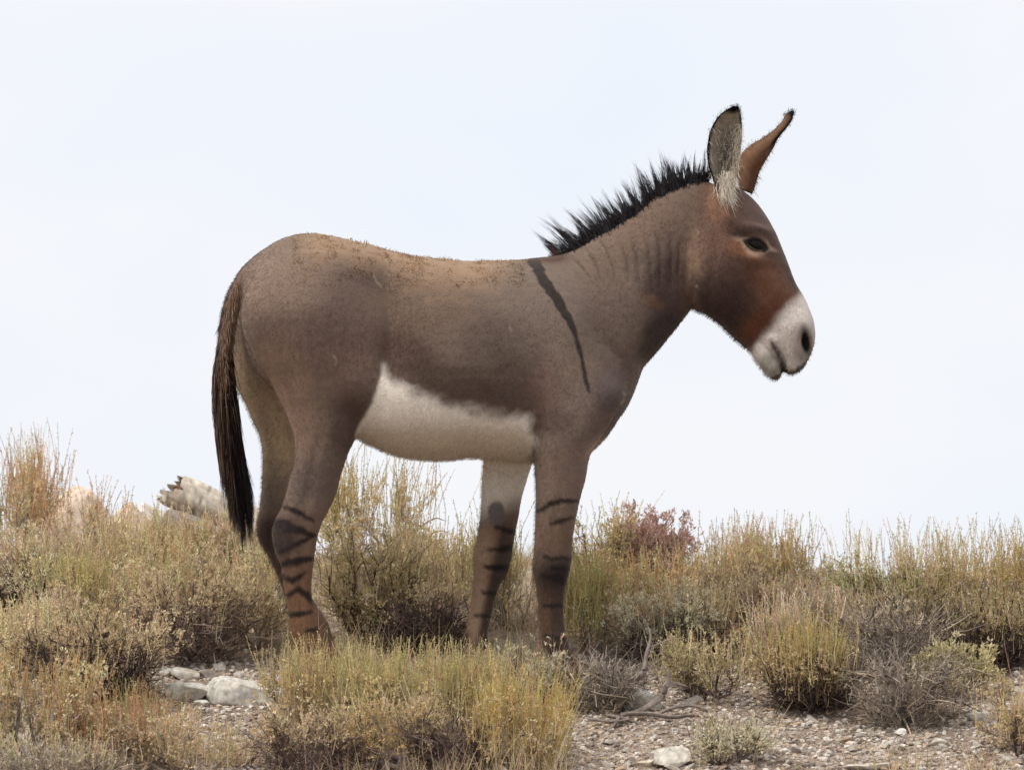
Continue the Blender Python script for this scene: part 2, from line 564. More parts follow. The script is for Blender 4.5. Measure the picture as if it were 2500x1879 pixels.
def seg_dist(px, py, path):
    """Distance to a polyline and position 0..1 along it."""
    path = np.asarray(path, float)
    best = np.full(px.shape, 1e9); tt = np.zeros(px.shape)
    ln = np.concatenate([[0], np.cumsum(np.hypot(*np.diff(path[:, :2], axis=0).T))])
    for i in range(len(path) - 1):
        a, b = path[i, :2], path[i + 1, :2]
        d = b - a; l2 = (d ** 2).sum()
        t = np.clip(((px - a[0]) * d[0] + (py - a[1]) * d[1]) / l2, 0, 1)
        r = np.hypot(px - a[0] - d[0] * t, py - a[1] - d[1] * t)
        m = r < best
        best = np.where(m, r, best); tt = np.where(m, (ln[i] + t * math.sqrt(l2)) / ln[-1], tt)
    return best, tt


def gblob(px, py, cx, cy, rx, ry, rot=0.0):
    c, s = math.cos(R(rot)), math.sin(R(rot))
    u = ((px - cx) * c + (py - cy) * s) / rx
    v = (-(px - cx) * s + (py - cy) * c) / ry
    return np.exp(-(u * u + v * v))


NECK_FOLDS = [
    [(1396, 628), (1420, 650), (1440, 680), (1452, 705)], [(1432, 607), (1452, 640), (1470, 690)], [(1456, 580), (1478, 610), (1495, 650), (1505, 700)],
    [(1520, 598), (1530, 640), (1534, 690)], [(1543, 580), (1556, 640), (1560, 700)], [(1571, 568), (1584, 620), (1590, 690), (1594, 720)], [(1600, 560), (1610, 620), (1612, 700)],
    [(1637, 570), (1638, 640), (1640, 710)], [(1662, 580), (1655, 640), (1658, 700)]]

# shallow hollows (+) and swellings (-): x, y, rx, ry, rot, metres, applied on both flanks
RELIEF = [
    (945, 715, 40, 75, -12, -.013), (898, 650, 44, 30, 30, .012), (955, 850, 34, 90, 4, -.012), (870, 800, 60, 110, -4, .006),         # flank hollow, hip bone
    (1395, 800, 60, 170, -18, .008), (1330, 880, 40, 90, 8, -.006), (1470, 800, 40, 130, -15, -.006),    # shoulder blade
    (1490, 960, 40, 40, 0, .010), (1310, 1000, 26, 60, 0, -.006), (1640, 700, 40, 140, 8, -.008),
    (760, 760, 120, 120, 0, .006), (690, 900, 40, 90, -20, -.004), (870, 960, 40, 60, 0, .008),
    (1862, 742, 12, 66, -40, .004), (1836, 726, 18, 46, -40, -.005), (1880, 640, 16, 34, -20, -.004), (1815, 575, 30, 8, 8, -.005), (1845, 556, 44, 9, 14, .004), (1868, 800, 16, 40, -48, -.003), (1935, 860, 20, 26, 0, .004), (1898, 900, 16, 18, 0, .003), (1744, 640, 10, 70, 8, -.003), (1760, 690, 60, 60, 0, .007), (1700, 690, 16, 70, 4, .004), (1840, 690, 40, 22, 55, -.006), (1880, 720, 26, 80, -35, .003),
    (1845, 560, 40, 14, 22, .006), (1846, 632, 40, 12, 12, .004), (1795, 560, 30, 26, 0, -.008), (1905, 640, 18, 60, -22, -.003),
    (1955, 808, 26, 30, 0, .008), (1900, 838, 24, 24, 0, .004), (1925, 770, 26, 40, -30, -.003),
    (1350, 1378, 40, 24, 0, .003), (1348, 1570, 26, 18, 0, .002), (690, 1300, 22, 34, 0, .003), (745, 1330, 14, 90, 0, -.003), (735, 1440, 8, 90, 0, -.002),
    (1370, 1470, 7, 60, 0, -.003), (760, 1150, 14, 90, 12, -.004)]


def shape_details(v, q):
    n = vert_normals(v, q)
    side = v.copy(); side[:, 1] = -np.abs(side[:, 1])
    px, py = PROJ(side)
    lat = np.abs(n[:, 1]) ** 0.7
    d = np.zeros(len(v))
    for x, y, rx, ry, rot, a in RELIEF:
        d += 1.5 * a * gblob(px, py, x, y, rx, ry, rot)
    # ribs, faint
    ribs = np.sin((px - 0.25 * (py - 800)) / 50 * 2 * math.pi) * gblob(px, py, 1120, 830, 130, 110)
    d += 0.0007 * ribs
    wob = 3 * vnoise(v, 40, 9)
    for f in NECK_FOLDS:
        r, t = seg_dist(px + wob, py, f)
        d += (-0.0055 * np.exp(-(r / 3.8) ** 2) + 0.0016 * np.exp(-((r - 12) / 7) ** 2)) * np.sin(np.pi * np.clip(t * 0.9 + 0.05, 0, 1))
    for pth, am, wd in (([(938, 660), (946, 730), (948, 810), (940, 880), (930, 925)], .006, 13), ([(1292, 1000), (1297, 1060), (1303, 1125)], .006, 8),
                        ([(1536, 905), (1520, 880), (1470, 830), (1440, 760)], .005, 14), ([(606, 850), (650, 900), (690, 985)], .003, 12),
                        ([(1372, 1180), (1356, 1260), (1352, 1330)], .003, 9), ([(800, 1110), (770, 1180), (735, 1250)], .0025, 14), ([(712, 1180), (700, 1240), (690, 1280)], .0015, 7)):
        r, t = seg_dist(px, py, pth)
        d += -am * np.exp(-(r / wd) ** 2) * np.sin(np.pi * np.clip(.1 + .8 * t, 0, 1))
    # cheek edge, mouth, nostril, eye socket
    r, t = seg_dist(px, py, [(1676, 590), (1672, 660), (1678, 720), (1690, 752)])
    d += -0.004 * np.exp(-(r / 8) ** 2)
    r, t = seg_dist(px, py, [(1882, 834), (1899, 859), (1911, 884), (1918, 916)])
    d += -(0.009 + .013 * t) * np.exp(-(r / (5.0 + 3.5 * t)) ** 2)
    ne = gblob(px, py, 1966, 834, 11, 27, -8)
    d += -0.030 * ne + 0.007 * (gblob(px, py, 1960, 833, 24, 42, -8) - ne).clip(0)
    # wrinkles over the elbow
    for k in range(4):
        r, t = seg_dist(px, py, [(1180 + 14 * k, 1128 + 5 * k), (1235 + 8 * k, 1142 + 7 * k), (1295, 1140 + 6 * k)])
        d += np.where(v[:, 1] > 0, -0.002 * np.exp(-(r / 3.5) ** 2), 0)
    e = eye_shape(px, py)
    d += -0.020 * np.exp(-(np.clip(e, 0, None) / 0.55) ** 4)
    d += 0.0026 * np.exp(-((e - 1.3) / 0.25) ** 2)
    v2 = v + n * (d * lat)[:, None]
    # coat nap
    v2 += n * (0.0009 * vnoise(v, 55, 21, 2))[:, None]
    return v2


def eye_shape(px, py):
    """<1 inside the almond of the eye."""
    u = (px - 1845) * math.cos(R(17)) + (py - 597) * math.sin(R(17))
    w_ = -(px - 1845) * math.sin(R(17)) + (py - 597) * math.cos(R(17))
    return np.sqrt((u / 29.0) ** 2 + (w_ / (15.5 * np.clip(1 - (np.abs(u) / 44) ** 2.2, 0.3, 1))) ** 2)


ALB = .82      # coat albedo = tone of the photograph (linear) x this


def coat_colour(v, q):
    n = vert_normals(v, q)
    near = v[:, 1] < 0
    side = v.copy(); side[:, 1] = -np.abs(side[:, 1])
    wp = np.stack([vnoise(v, 18, 31, 2), vnoise(v, 18, 41, 2)], -1)
    px0, py0 = PROJ(v)
    pxs, pys = PROJ(side)
    py_leg = (py0 > 1125)
    px = np.where(py_leg, px0, pxs) + 7 * wp[:, 0]
    py = np.where(py_leg, py0, pys) + 7 * wp[:, 1]
    C = np.tile(s2l((122, 105, 93)), (len(v), 1))

    def mix(col, a):
        nonlocal C
        a = np.clip(a, 0, 1)[:, None]
        C = C * (1 - a) + s2l(col) * a

    def blob(col, cx, cy, rx, ry, a=1.0, rot=0.0):
        mix(col, a * np.clip(1.6 * gblob(px, py, cx, cy, rx, ry, rot), 0, 1))
    mott = vnoise(v, 9, 51, 3)
    mix((104, 86, 77), 0.5 * sstep(-0.1, 0.5, mott))
    mix((138, 116, 101), 0.45 * sstep(0.1, 0.5, -mott))
    # hindquarters, shoulder and lower neck: coat patches, with muscle shading painted in
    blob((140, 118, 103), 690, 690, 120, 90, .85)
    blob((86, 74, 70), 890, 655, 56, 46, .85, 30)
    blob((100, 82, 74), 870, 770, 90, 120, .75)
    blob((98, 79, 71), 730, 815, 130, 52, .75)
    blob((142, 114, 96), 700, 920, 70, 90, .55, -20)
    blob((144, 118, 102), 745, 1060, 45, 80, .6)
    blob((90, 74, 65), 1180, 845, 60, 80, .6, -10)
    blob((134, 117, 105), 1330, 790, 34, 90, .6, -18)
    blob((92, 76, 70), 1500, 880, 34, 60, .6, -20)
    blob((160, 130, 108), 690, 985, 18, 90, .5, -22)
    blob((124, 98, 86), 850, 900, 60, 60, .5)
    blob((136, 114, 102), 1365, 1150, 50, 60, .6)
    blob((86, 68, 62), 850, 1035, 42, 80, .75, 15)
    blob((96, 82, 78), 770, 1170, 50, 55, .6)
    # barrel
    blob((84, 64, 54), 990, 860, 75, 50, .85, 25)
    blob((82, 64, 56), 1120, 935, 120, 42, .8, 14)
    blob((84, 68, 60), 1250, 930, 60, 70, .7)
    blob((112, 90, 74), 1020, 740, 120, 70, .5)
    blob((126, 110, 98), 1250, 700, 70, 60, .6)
    # shoulder, chest and neck: coat tones plus painted shade on chest and throat
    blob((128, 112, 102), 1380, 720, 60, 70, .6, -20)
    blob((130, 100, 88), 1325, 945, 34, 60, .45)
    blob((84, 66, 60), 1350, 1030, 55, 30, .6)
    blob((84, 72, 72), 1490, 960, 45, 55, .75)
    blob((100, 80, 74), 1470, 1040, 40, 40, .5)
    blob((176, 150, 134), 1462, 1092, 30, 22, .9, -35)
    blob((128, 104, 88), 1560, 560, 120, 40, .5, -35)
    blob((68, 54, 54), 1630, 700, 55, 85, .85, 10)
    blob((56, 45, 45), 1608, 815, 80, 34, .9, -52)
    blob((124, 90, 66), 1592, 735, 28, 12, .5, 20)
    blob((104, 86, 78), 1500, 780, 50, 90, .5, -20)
    # back: warm tan wool
    top_back = np.interp(px, [560, 640, 700, 770, 850, 900, 960, 1020, 1085, 1150, 1220, 1300], [720, 612, 579, 570, 586, 597, 614, 626, 634, 638, 636, 632])
    depth = py - top_back
    bk = sstep(95, 5, depth + 22 * mott) * sstep(690, 790, px) * sstep(1290, 1180, px)
    mix((164, 134, 106), bk * .85)
    bl = sstep(0.05, 0.5, vnoise(v, 30, 61, 2)) * gblob(px, py, 1090, 690, 120, 60)
    mix((156, 126, 98), bl * .4)
    # white belly and inner legs
    bnd = np.interp(px, [905, 932, 983, 1051, 1130, 1221, 1277, 1310], [960, 915, 940, 974, 996, 1012, 1014, 1010])
    wob = 20 * vnoise(v, 26, 71, 3)
    bel = sstep(-24, 26, py - bnd + wob + 26 * sstep(965, 925, px)) * sstep(-4, 10, px - np.interp(py, [915, 950, 1000, 1060], [925, 916, 897, 868])) * sstep(1312, 1282, px + 0.9 * wob - .06 * (py - 1010))
    bel = bel * (py < 1160) * (1 - sstep(1075, 1105, py) * sstep(1280, 1296, px))
    mix((246, 236, 224), bel)
    under = sstep(-0.2, -0.75, n[:, 2]) * (py < 1150) * sstep(1000, 1070, py) * (px < 1330) * sstep(860, 930, px)
    mix((216, 200, 180), under * .8)
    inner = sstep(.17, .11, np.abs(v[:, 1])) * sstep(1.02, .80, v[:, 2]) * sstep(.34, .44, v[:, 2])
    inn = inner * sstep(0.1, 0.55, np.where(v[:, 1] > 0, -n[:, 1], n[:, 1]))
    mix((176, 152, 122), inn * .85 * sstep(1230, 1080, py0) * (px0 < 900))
    ffr = (v[:, 1] > 0.03) & (px0 > 1130) & (px0 < 1330) & (py0 > 1100)
    mix((240, 230, 216), ffr * sstep(1290, 1220, py0 + 0.5 * (px0 - 1200)) * .95)
    # legs
    low = sstep(1180, 1340, py0)
    mix((118, 92, 76), low * .85)
    mix((120, 84, 60), .8 * sstep(1300, 1500, py0) * (px0 < 900))
    mix((64, 49, 42), .88 * sstep(1280, 1440, py0) * (px0 > 1250) * near)
    mix((100, 74, 54), .6 * sstep(1400, 1500, py0) * (px0 < 1345) * (px0 > 1290) * near)
    mix((168, 140, 116), .85 * ffr * sstep(1250, 1330, py0) * sstep(1215, 1180, px0 + (py0 - 1380) * .12))
    mix((70, 56, 50), .9 * ffr * sstep(1240, 1330, py0) * sstep(1205, 1225, px0 + (py0 - 1330) * .22))
    fhh = (v[:, 1] > 0.03) & (px0 < 900) & (py0 > 1150)
    mix((80, 58, 48), .85 * fhh * sstep(1240, 1310, py0) * sstep(1480, 1380, py0))
    mix((112, 86, 72), .8 * fhh * sstep(1430, 1490, py0))
    # chestnut callosity on the inside of the far foreleg
    ch = sstep(1.15, 0.85, np.sqrt(((px0 - 1211) / (19 - .12 * (py0 - 1257))) ** 2 + ((py0 - 1257) / 33) ** 2) + .22 * wp[:, 0]) * (v[:, 1] > 0.02)
    mix((112, 106, 104) , ch * .9)

    def stripe(path, half, col=(22, 17, 17), a=.92, feather=3.5, which=None, xs=None, ys=None):
        pth = np.asarray(path, float)
        jit = vnoise(v * np.array([1.6, 1, .7]), 95, 87, 2) * min(3.5, max(half))
        r, t = seg_dist((px0 if xs is None else xs) + 3.0 * wp[:, 0], (py0 if ys is None else ys) + 3.0 * wp[:, 1] + jit, pth)
        hw_ = np.interp(t, np.linspace(0, 1, len(half)), half) * (1 + .5 * vnoise(v, 45, 81, 2))
        m = sstep(hw_ + feather, hw_ - feather, r) * a
        if which is not None: m = m * which
        mix(col, m)
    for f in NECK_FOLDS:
        stripe(f, [.3, 1.5, 1.5, .3], (62, 50, 46), .45, 2.2, None, pxs, pys)  # shade of the creases and hair partings painted as thin dark lines
    # shoulder cross
    stripe([(1300, 630), (1325, 680), (1358, 726), (1382, 769), (1400, 802), (1411, 835), (1421, 880), (1431, 925), (1438, 955)], [15, 13, 12, 11.5, 8, 4.5, 5, 5.5, 5], (46, 41, 40), .94, 2.5, None, pxs, pys)
    # dorsal stripe: down the spine
    ds = sstep(0.028, 0.014, np.abs(v[:, 1]) + .004 * wp[:, 0]) * sstep(0.05, 0.5, np.maximum(n[:, 2], -n[:, 0])) * (px0 < 1420) * (py0 < 800)
    mix((60, 48, 42), ds * .85 * np.where((px0 > 740) & (px0 < 1150), .35, 1))
    wm = gblob(px0, py0, 1345, 628, 40, 14)
    mix((70, 40, 30), np.clip(wm * 1.5, 0, 1) * .8)
    nl = near & (px0 < 900) & (py0 > 1180); nfl = near & (px0 > 1290)
    for pth, hf in [
        ([(690, 1236), (720, 1247), (748, 1262), (765, 1271)], [3, 7, 6, 4]), ([(672, 1275), (695, 1283), (730, 1296), (768, 1306)], [12, 13, 9, 3]),
        ([(768, 1306), (735, 1322), (700, 1342), (682, 1348)], [3, 7, 8, 5]), ([(690, 1377), (720, 1371), (762, 1363)], [9, 9, 5]), ([(692, 1408), (712, 1416), (745, 1397)], [7, 7, 3]),
        ([(700, 1455), (728, 1436), (755, 1455), (770, 1475)], [6, 9, 8, 6]), ([(708, 1500), (735, 1499), (760, 1493)], [6, 7, 4]), ([(752, 1540), (782, 1532)], [6, 6])]:
        stripe(pth, hf, which=nl, a=.93, feather=5.5)
    for pth, hf in [
        ([(1316, 1245), (1345, 1230), (1370, 1221), (1416, 1221)], [5, 6, 5, 5]), ([(1345, 1277), (1362, 1272), (1398, 1264)], [4, 7, 4]), ([(1330, 1358), (1348, 1365), (1370, 1362), (1394, 1366)], [5, 7, 6, 6]),
        ([(1322, 1404), (1350, 1406), (1386, 1416)], [5, 9, 14]), ([(1350, 1385), (1392, 1390)], [6, 10]), ([(1330, 1480), (1378, 1478)], [5, 5]), ([(1330, 1552), (1385, 1560)], [4, 5])]:
        stripe(pth, hf, which=nfl, a=.92, feather=5.5)
    blob((50, 42, 42), 690, 1312, 34, 44, .8)
    blob((56, 44, 40), 648, 1312, 26, 44, .7)
    blob((42, 33, 31), 1358, 1400, 44, 34, .65)
    # hooves
    hoof = sstep(0.055, 0.045, v[:, 2] - zground(v[:, 0], v[:, 1])) * (v[:, 2] < 0.1)
    mix((52, 44, 40), hoof)
    # ---- head
    hd = (pxs > 1640)
    blob((92, 68, 60), 1800, 620, 130, 160, .95)
    blob((86, 68, 64), 1860, 530, 45, 60, .7)
    blob((140, 102, 76), 1752, 500, 24, 55, .7, -12)
    stre = .75 + .5 * vnoise(v * np.array([1, 1, .22]), 120, 57, 2)
    mix((158, 130, 108), np.clip(stre * gblob(px, py, 1698, 650, 20, 95, 2) * 1.3, 0, 1) * .9)
    blob((128, 100, 86), 1740, 600, 30, 60, .5)
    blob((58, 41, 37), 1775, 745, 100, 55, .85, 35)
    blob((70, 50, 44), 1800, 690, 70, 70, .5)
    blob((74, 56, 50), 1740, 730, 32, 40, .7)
    blob((118, 78, 56), 1878, 690, 38, 60, .7, -30)
    blob((132, 88, 62), 1812, 610, 40, 18, .65, 20)
    blob((110, 72, 52), 1905, 735, 40, 26, .75, -20)
    blob((104, 66, 48), 1845, 800, 40, 24, .8, -48)
    blob((76, 60, 56), 1938, 680, 14, 56, .85, -25)
    blob((90, 68, 60), 1800, 545, 30, 12, .7, 8)
    mz = np.interp(px, [1830, 1850, 1875, 1904, 1923, 1952, 1975], [858, 822, 797, 777, 751, 722, 718])
    blob((98, 56, 40), 1862, 778, 70, 20, .7, -42)
    mw = sstep(-20, 24, py - mz + 10 * wp[:, 0]) * hd * (px > 1822)
    mix((236, 226, 216), mw)
    blob((138, 126, 120), 1958, 832, 34, 50, .8)
    blob((176, 164, 156), 1920, 840, 26, 40, .5)
    blob((122, 112, 104), 1972, 865, 18, 22, .6)
    blob((150, 146, 134), 1880, 890, 26, 30, .8)
    blob((120, 112, 102), 1900, 905, 16, 18, .6)
    stripe([(1912, 905), (1925, 912), (1945, 912), (1962, 896), (1972, 882)], [7, 10, 12, 9, 4], (46, 34, 32), .92, 5, hd)
    stripe([(1888, 925), (1902, 922), (1912, 915)], [6, 9, 6], (58, 46, 42), .85, 4, hd)
    stripe([(1883, 836), (1899, 860), (1911, 885), (1917, 912)], [3, 5, 7, 12], (58, 46, 42), .9, 5, hd, pxs, pys)
    mix((24, 17, 17), np.clip(2.2 * gblob(pxs, pys, 1967, 834, 9, 24, -8), 0, 1))
    e = eye_shape(pxs, pys)
    lid = np.exp(-((e - 1.5) / .45) ** 2) * hd
    lowr = .25 + .75 * np.clip(sstep(-6, 14, (pys - 597) - .3 * (pxs - 1845)) + sstep(20, 36, pxs - 1845) * .6, 0, 1)
    mix((206, 178, 152), .5 * lid * lowr)
    blob((64, 46, 42), 1812, 574, 34, 9, .7, 6)  # shade in the brow fold above the eye, painted dark
    mix((22, 16, 15), np.maximum(sstep(1.25, .95, e), sstep(1.3, .7, np.hypot((pxs - 1866) / 9, (pys - 609) / 7))) * hd)
    for pth, hf in [([(1212, 1288), (1262, 1300)], [5, 6]), ([(1196, 1342), (1250, 1338)], [4, 8]), ([(1185, 1384), (1242, 1386)], [5, 11]), ([(1180, 1446), (1214, 1450)], [4, 6]), ([(1160, 1500), (1200, 1506)], [3, 5])]:
        stripe(pth, hf, which=ffr & (py0 > 1200), a=.85, feather=5.5)
    # healed scratches
    for pth in ([(912, 668), (920, 685), (932, 700)], [(816, 870), (822, 880), (818, 890)], [(1520, 958), (1528, 966)], [(1516, 985), (1524, 976)], [(1243, 795), (1250, 810)], [(1700, 560), (1706, 570)]):
        stripe(pth, [1.5, 2.2, 1.5], (176, 160, 142), .5, 3, near & (py0 < 1100), pxs, pys)
    fl = sstep(.62, .8, vnoise(v, 70, 91)) * gblob(px, py, 1710, 680, 30, 60)
    mix((178, 156, 134), fl * .7)
    C *= (1 + .10 * vnoise(v, 80, 101, 2))[:, None]
    return np.clip(C * ALB, 0, .9)


def coat_material():
    m = m_tint('short_coat', 0.82, 0.0, 210, 0.16, spec=0.15, bump=0.22, stretch=(1.5, 1, 1))
    t = m.node_tree; b = t.nodes['Principled BSDF']
    b.inputs['Sheen Weight'].default_value = 0.25
    b.inputs['Sheen Roughness'].default_value = 0.5
    b.inputs['Sheen Tint'].default_value = (0.8, 0.7, 0.6, 1)
    return m


def grow_coat(body, v, q, c):
    """Short coat hairs on the body itself, lying back and down, coloured by the skin they grow from."""
    me = body.data
    li = np.empty(len(me.loops), np.int32); me.loops.foreach_get('vertex_index', li)
    at = me.color_attributes.new('hair_tint', 'BYTE_COLOR', 'CORNER')
    cc = np.ones((len(li), 4), np.float32); cc[:, :3] = c[li]
    at.data.foreach_set('color', cc.ravel())
    me.materials.append(hair_coat_material())
    md = body.modifiers.new('coat', 'PARTICLE_SYSTEM')
    ps = body.particle_systems[0].settings
    ps.type = 'HAIR'
    ps.count = 150000
    ps.emit_from = 'FACE'
    ps.use_emit_random = True
    ps.hair_step = 3
    ps.render_step = 2
    ps.display_step = 2
    ps.hair_length = 0.0030
    ps.object_align_factor = (-0.0010, 0, -0.0013)
    ps.factor_random = 0.0006
    ps.material = 2
    ps.root_radius = 0.55
    ps.tip_radius = 0.15
    ps.radius_scale = 0.001
    ps.use_close_tip = True
    ps.render_type = 'PATH'


def hair_coat_material():
    m, t, b = mat_new('coat_hair')
    at = nd(t, 'ShaderNodeAttribute', attribute_name='hair_tint')
    hi = nd(t, 'ShaderNodeHairInfo')
    mr = nd(t, 'ShaderNodeMapRange')
    mr.inputs['To Min'].default_value = .55; mr.inputs['To Max'].default_value = 1.45
    t.links.new(hi.outputs['Random'], mr.inputs['Value'])
    mu = nd(t, 'ShaderNodeVectorMath', operation='SCALE')
    t.links.new(at.outputs['Color'], mu.inputs[0]); t.links.new(mr.outputs['Result'], mu.inputs['Scale'])
    t.links.new(mu.outputs['Vector'], b.inputs['Base Color'])
    b.inputs['Roughness'].default_value = .7; b.inputs['Specular IOR Level'].default_value = .2
    return m


def build_donkey():
    rng = np.random.default_rng(11)
    root = thing('donkey', (0.1, 0, 0), 'brown donkey with black shoulder stripe and white muzzle standing in the brush', 'donkey')
    off = np.array(root.location)
    v, q = body_mesh()
    v = relax(v, q, 3)
    v = shape_details(v, q)
    v = relax(v, q, 1)
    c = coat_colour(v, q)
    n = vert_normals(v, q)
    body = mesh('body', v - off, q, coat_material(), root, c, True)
    grow_coat(body, v, q, c)

    # eyes
    m, t, b = mat_new('wet_eye')
    b.inputs['Base Color'].default_value = (0.012, 0.008, 0.006, 1)
    b.inputs['Roughness'].default_value = 0.12
    b.inputs['Specular IOR Level'].default_value = 0.12
    for sgn in (-1, 1):
        u, w_ = np.meshgrid(np.linspace(0, 2 * np.pi, 25)[:-1], np.linspace(0.05, np.pi - .05, 13), indexing='ij')
        sp = np.stack([np.cos(u) * np.sin(w_) * .026, np.sin(u) * np.sin(w_) * .017, np.cos(w_) * .019], -1)
        rt = -R(10)
        x, z = sp[..., 0].copy(), sp[..., 2].copy()
        sp[..., 0] = x * math.cos(rt) - z * -math.sin(rt); sp[..., 2] = x * math.sin(rt) + z * math.cos(rt)
        ctr = P(1845, 597, -.083) * np.array([1, 1, 1]); ctr[1] = sgn * .0705
        sp = sp + ctr
        i = (np.arange(24)[:, None] * 13 + np.arange(12)[None]); i2 = ((np.arange(24)[:, None] + 1) % 24 * 13 + np.arange(12)[None])
        qq = np.stack([i, i2, i2 + 1, i + 1], -1).reshape(-1, 4)
        mesh('eye', sp.reshape(-1, 3) - off, qq, m, root, None, True)

    # ears
    def ear(rows, y_base, y_tip, cup, back_col, in_col, rim_side):
        r = catmull(rows, 4)                        # (xl, yl, xr, yr)
        k = len(r); S = 15
        s = np.linspace(-1, 1, S)
        tt = np.linspace(0, 1, k)
        front = np.zeros((k, S, 3))
        for i, (xl, yl, xr, yr) in enumerate(r):
            Y = y_base + (y_tip - y_base) * tt[i]
            hw = math.hypot(xr - xl, yr - yl) / 2 / PPM
            px = (xl + xr) / 2 + (xr - xl) / 2 * np.sin(s * np.pi / 2)
            py = (yl + yr) / 2 + (yr - yl) / 2 * np.sin(s * np.pi / 2)
            front[i] = P(px, py, Y + cup * hw * np.cos(s * np.pi / 2) ** 1.3)
        th = 0.007
        edge = (np.abs(s) < .98)[None, :, None]
        back = front + np.array([0, math.copysign(th, cup), 0]) * (np.cos(s * np.pi / 2) * .9 + .1)[None, :, None]
        vv = np.concatenate([front.reshape(-1, 3), back.reshape(-1, 3)])
        i = (np.arange(k - 1)[:, None] * S + np.arange(S - 1)[None])
        qf = np.stack([i, i + 1, i + S + 1, i + S], -1).reshape(-1, 4)
        o_ = k * S
        qb = qf[:, ::-1] + o_
        j = np.arange(k - 1) * S
        ql = np.stack([j, j + S, j + S + o_, j + o_], -1)
        j = j + S - 1
        qr = np.stack([j, j + o_, j + S + o_, j + S], -1)
        j = (k - 1) * S + np.arange(S - 1)
        qt = np.stack([j, j + 1, j + 1 + o_, j + o_], -1)
        j = np.arange(S - 1)
        qbm = np.stack([j + 1, j, j + o_, j + 1 + o_], -1)
        Sg, Tg = np.meshgrid(s, tt)
        cf = np.zeros((k, S, 3)) + s2l(in_col); cb = np.zeros((k, S, 3)) + s2l(back_col)
        dark = s2l((30, 24, 24))
        nzv = vnoise(front.reshape(-1, 3), 60, 5, 2).reshape(k, S)
        SX = np.sin(Sg * np.pi / 2)
        if rim_side == 0: a = np.maximum(sstep(.80, .88, -SX + .05 * nzv) * sstep(.10, .25, Tg), sstep(.86, .93, SX + .05 * nzv) * sstep(.62, .78, Tg))
        else: a = sstep(.42, .6, SX + .1 * nzv) * sstep(.42, .6, Tg)
        a = np.maximum(a, sstep(.86, .94, Tg + .03 * nzv))[..., None]
        mid = gauss2(Sg, Tg)
        cf = cf * (1 - .72 * mid[..., None])  # shade of the ear's hollow painted into the inner colour
        if rim_side: lowr = (sstep(-.5, .6, SX) * sstep(.65, .25, Tg))[..., None]; cb = cb * (1 - .75 * lowr) + s2l((92, 58, 42)) * .75 * lowr  # lower far ear: dark brown coat with some shade painted in
        cf = cf * (1 - a) + dark * a
        cb = cb * (1 - a) + dark * a
        col = np.concatenate([cf.reshape(-1, 3), cb.reshape(-1, 3)]) * ALB
        return vv, np.concatenate([qf, qb, ql, qr, qt, qbm]), col, front

    def gauss2(S_, T_):
        return np.exp(-((S_ - .1) / .38) ** 2 - ((T_ - .45) / .25) ** 2)
    near_rows = [(1768, 512, 1784, 508), (1758, 485, 1789, 482), (1747, 458, 1794, 455), (1737, 430, 1799, 430), (1729, 402, 1804, 402), (1726, 373, 1808, 373), (1728, 347, 1811, 347), (1734, 319, 1812, 319), (1748, 292, 1810, 292), (1765, 274, 1808, 274), (1790, 259, 1802, 260)]
    vv, qq, cc, fr1 = ear(near_rows, -.052, -.105, .75, (150, 104, 72), (176, 164, 146), 0)
    cc1_ = cc[:fr1.shape[0] * fr1.shape[1]]
    m_ear = m_tint('ear_skin', 0.85, 0.12, 60, 0.25, bump=.3)
    e1 = mesh('ear', vv - off, qq, m_ear, root, cc, True)
    far_rows = [(1806, 462, 1836, 474), (1800, 440, 1846, 448), (1800, 416, 1855, 418), (1808, 380, 1872, 388), (1832, 354, 1887, 364), (1866, 335, 1899, 340), (1904, 303, 1918, 316), (1918, 280, 1932, 296), (1930, 271, 1939, 274)]
    vv, qq, cc, fr2 = ear(far_rows, .045, .085, -.75, (130, 98, 76), (130, 98, 76), 1)
    cc2 = cc; cc2_ = cc[fr2.shape[0] * fr2.shape[1]:]
    e2 = mesh('ear', vv - off, qq, m_ear, root, cc2, True)

    def strands(starts, dirs, length, width, k=5, bend=None, cols=None, sides=3):
        n_ = len(starts)
        t_ = np.linspace(0, 1, k)[None, :, None]
        ln = np.broadcast_to(length, (n_,))[:, None, None]
        pts = starts[:, None] + dirs[:, None] * ln * t_
        if bend is not None: pts = pts + bend[:, None] * ln * t_ ** 2
        rad = np.broadcast_to(width, (n_,))[:, None] * (1 - .88 * np.linspace(0, 1, k)[None] ** 1.6)
        v_, q_ = tubes(pts, rad, sides)
        return v_, q_, rep(cols, k, sides)

    # hair inside the ears
    mb = MB()
    nn = 760
    ii = rng.integers(4, fr1.shape[0] - 8, nn)
    ii = (rng.random(nn) ** 1.5 * (fr1.shape[0] * .75)).astype(int)
    jj = np.where(rng.random(nn) < .6, rng.integers(7, 14, nn), rng.integers(1, 14, nn))
    st = fr1[ii, jj]
    dd = unit(np.stack([rng.normal(-.1, .5, nn), rng.normal(-.55, .25, nn), rng.normal(-.35, .65, nn)], -1))
    cl = s2l((240, 230, 214)) * rng.uniform(.8, 1.1, (nn, 1))
    v_, q_, c_ = strands(st, dd, rng.uniform(.012, .032, nn), .00055, 4, np.array([[0, 0, -.5]]) * np.ones((nn, 1)), cl)
    mb.add(v_ - off, q_, c=c_)
    nn = 170                                            # long tuft at the ear's base
    st = P(rng.normal(1772, 9, nn), rng.uniform(415, 480, nn), -.066)
    dd = unit(np.stack([rng.normal(.10, .22, nn), rng.normal(-.25, .1, nn), rng.normal(-1, .15, nn)], -1))
    cl = s2l((240, 230, 214)) * rng.uniform(.8, 1.1, (nn, 1))
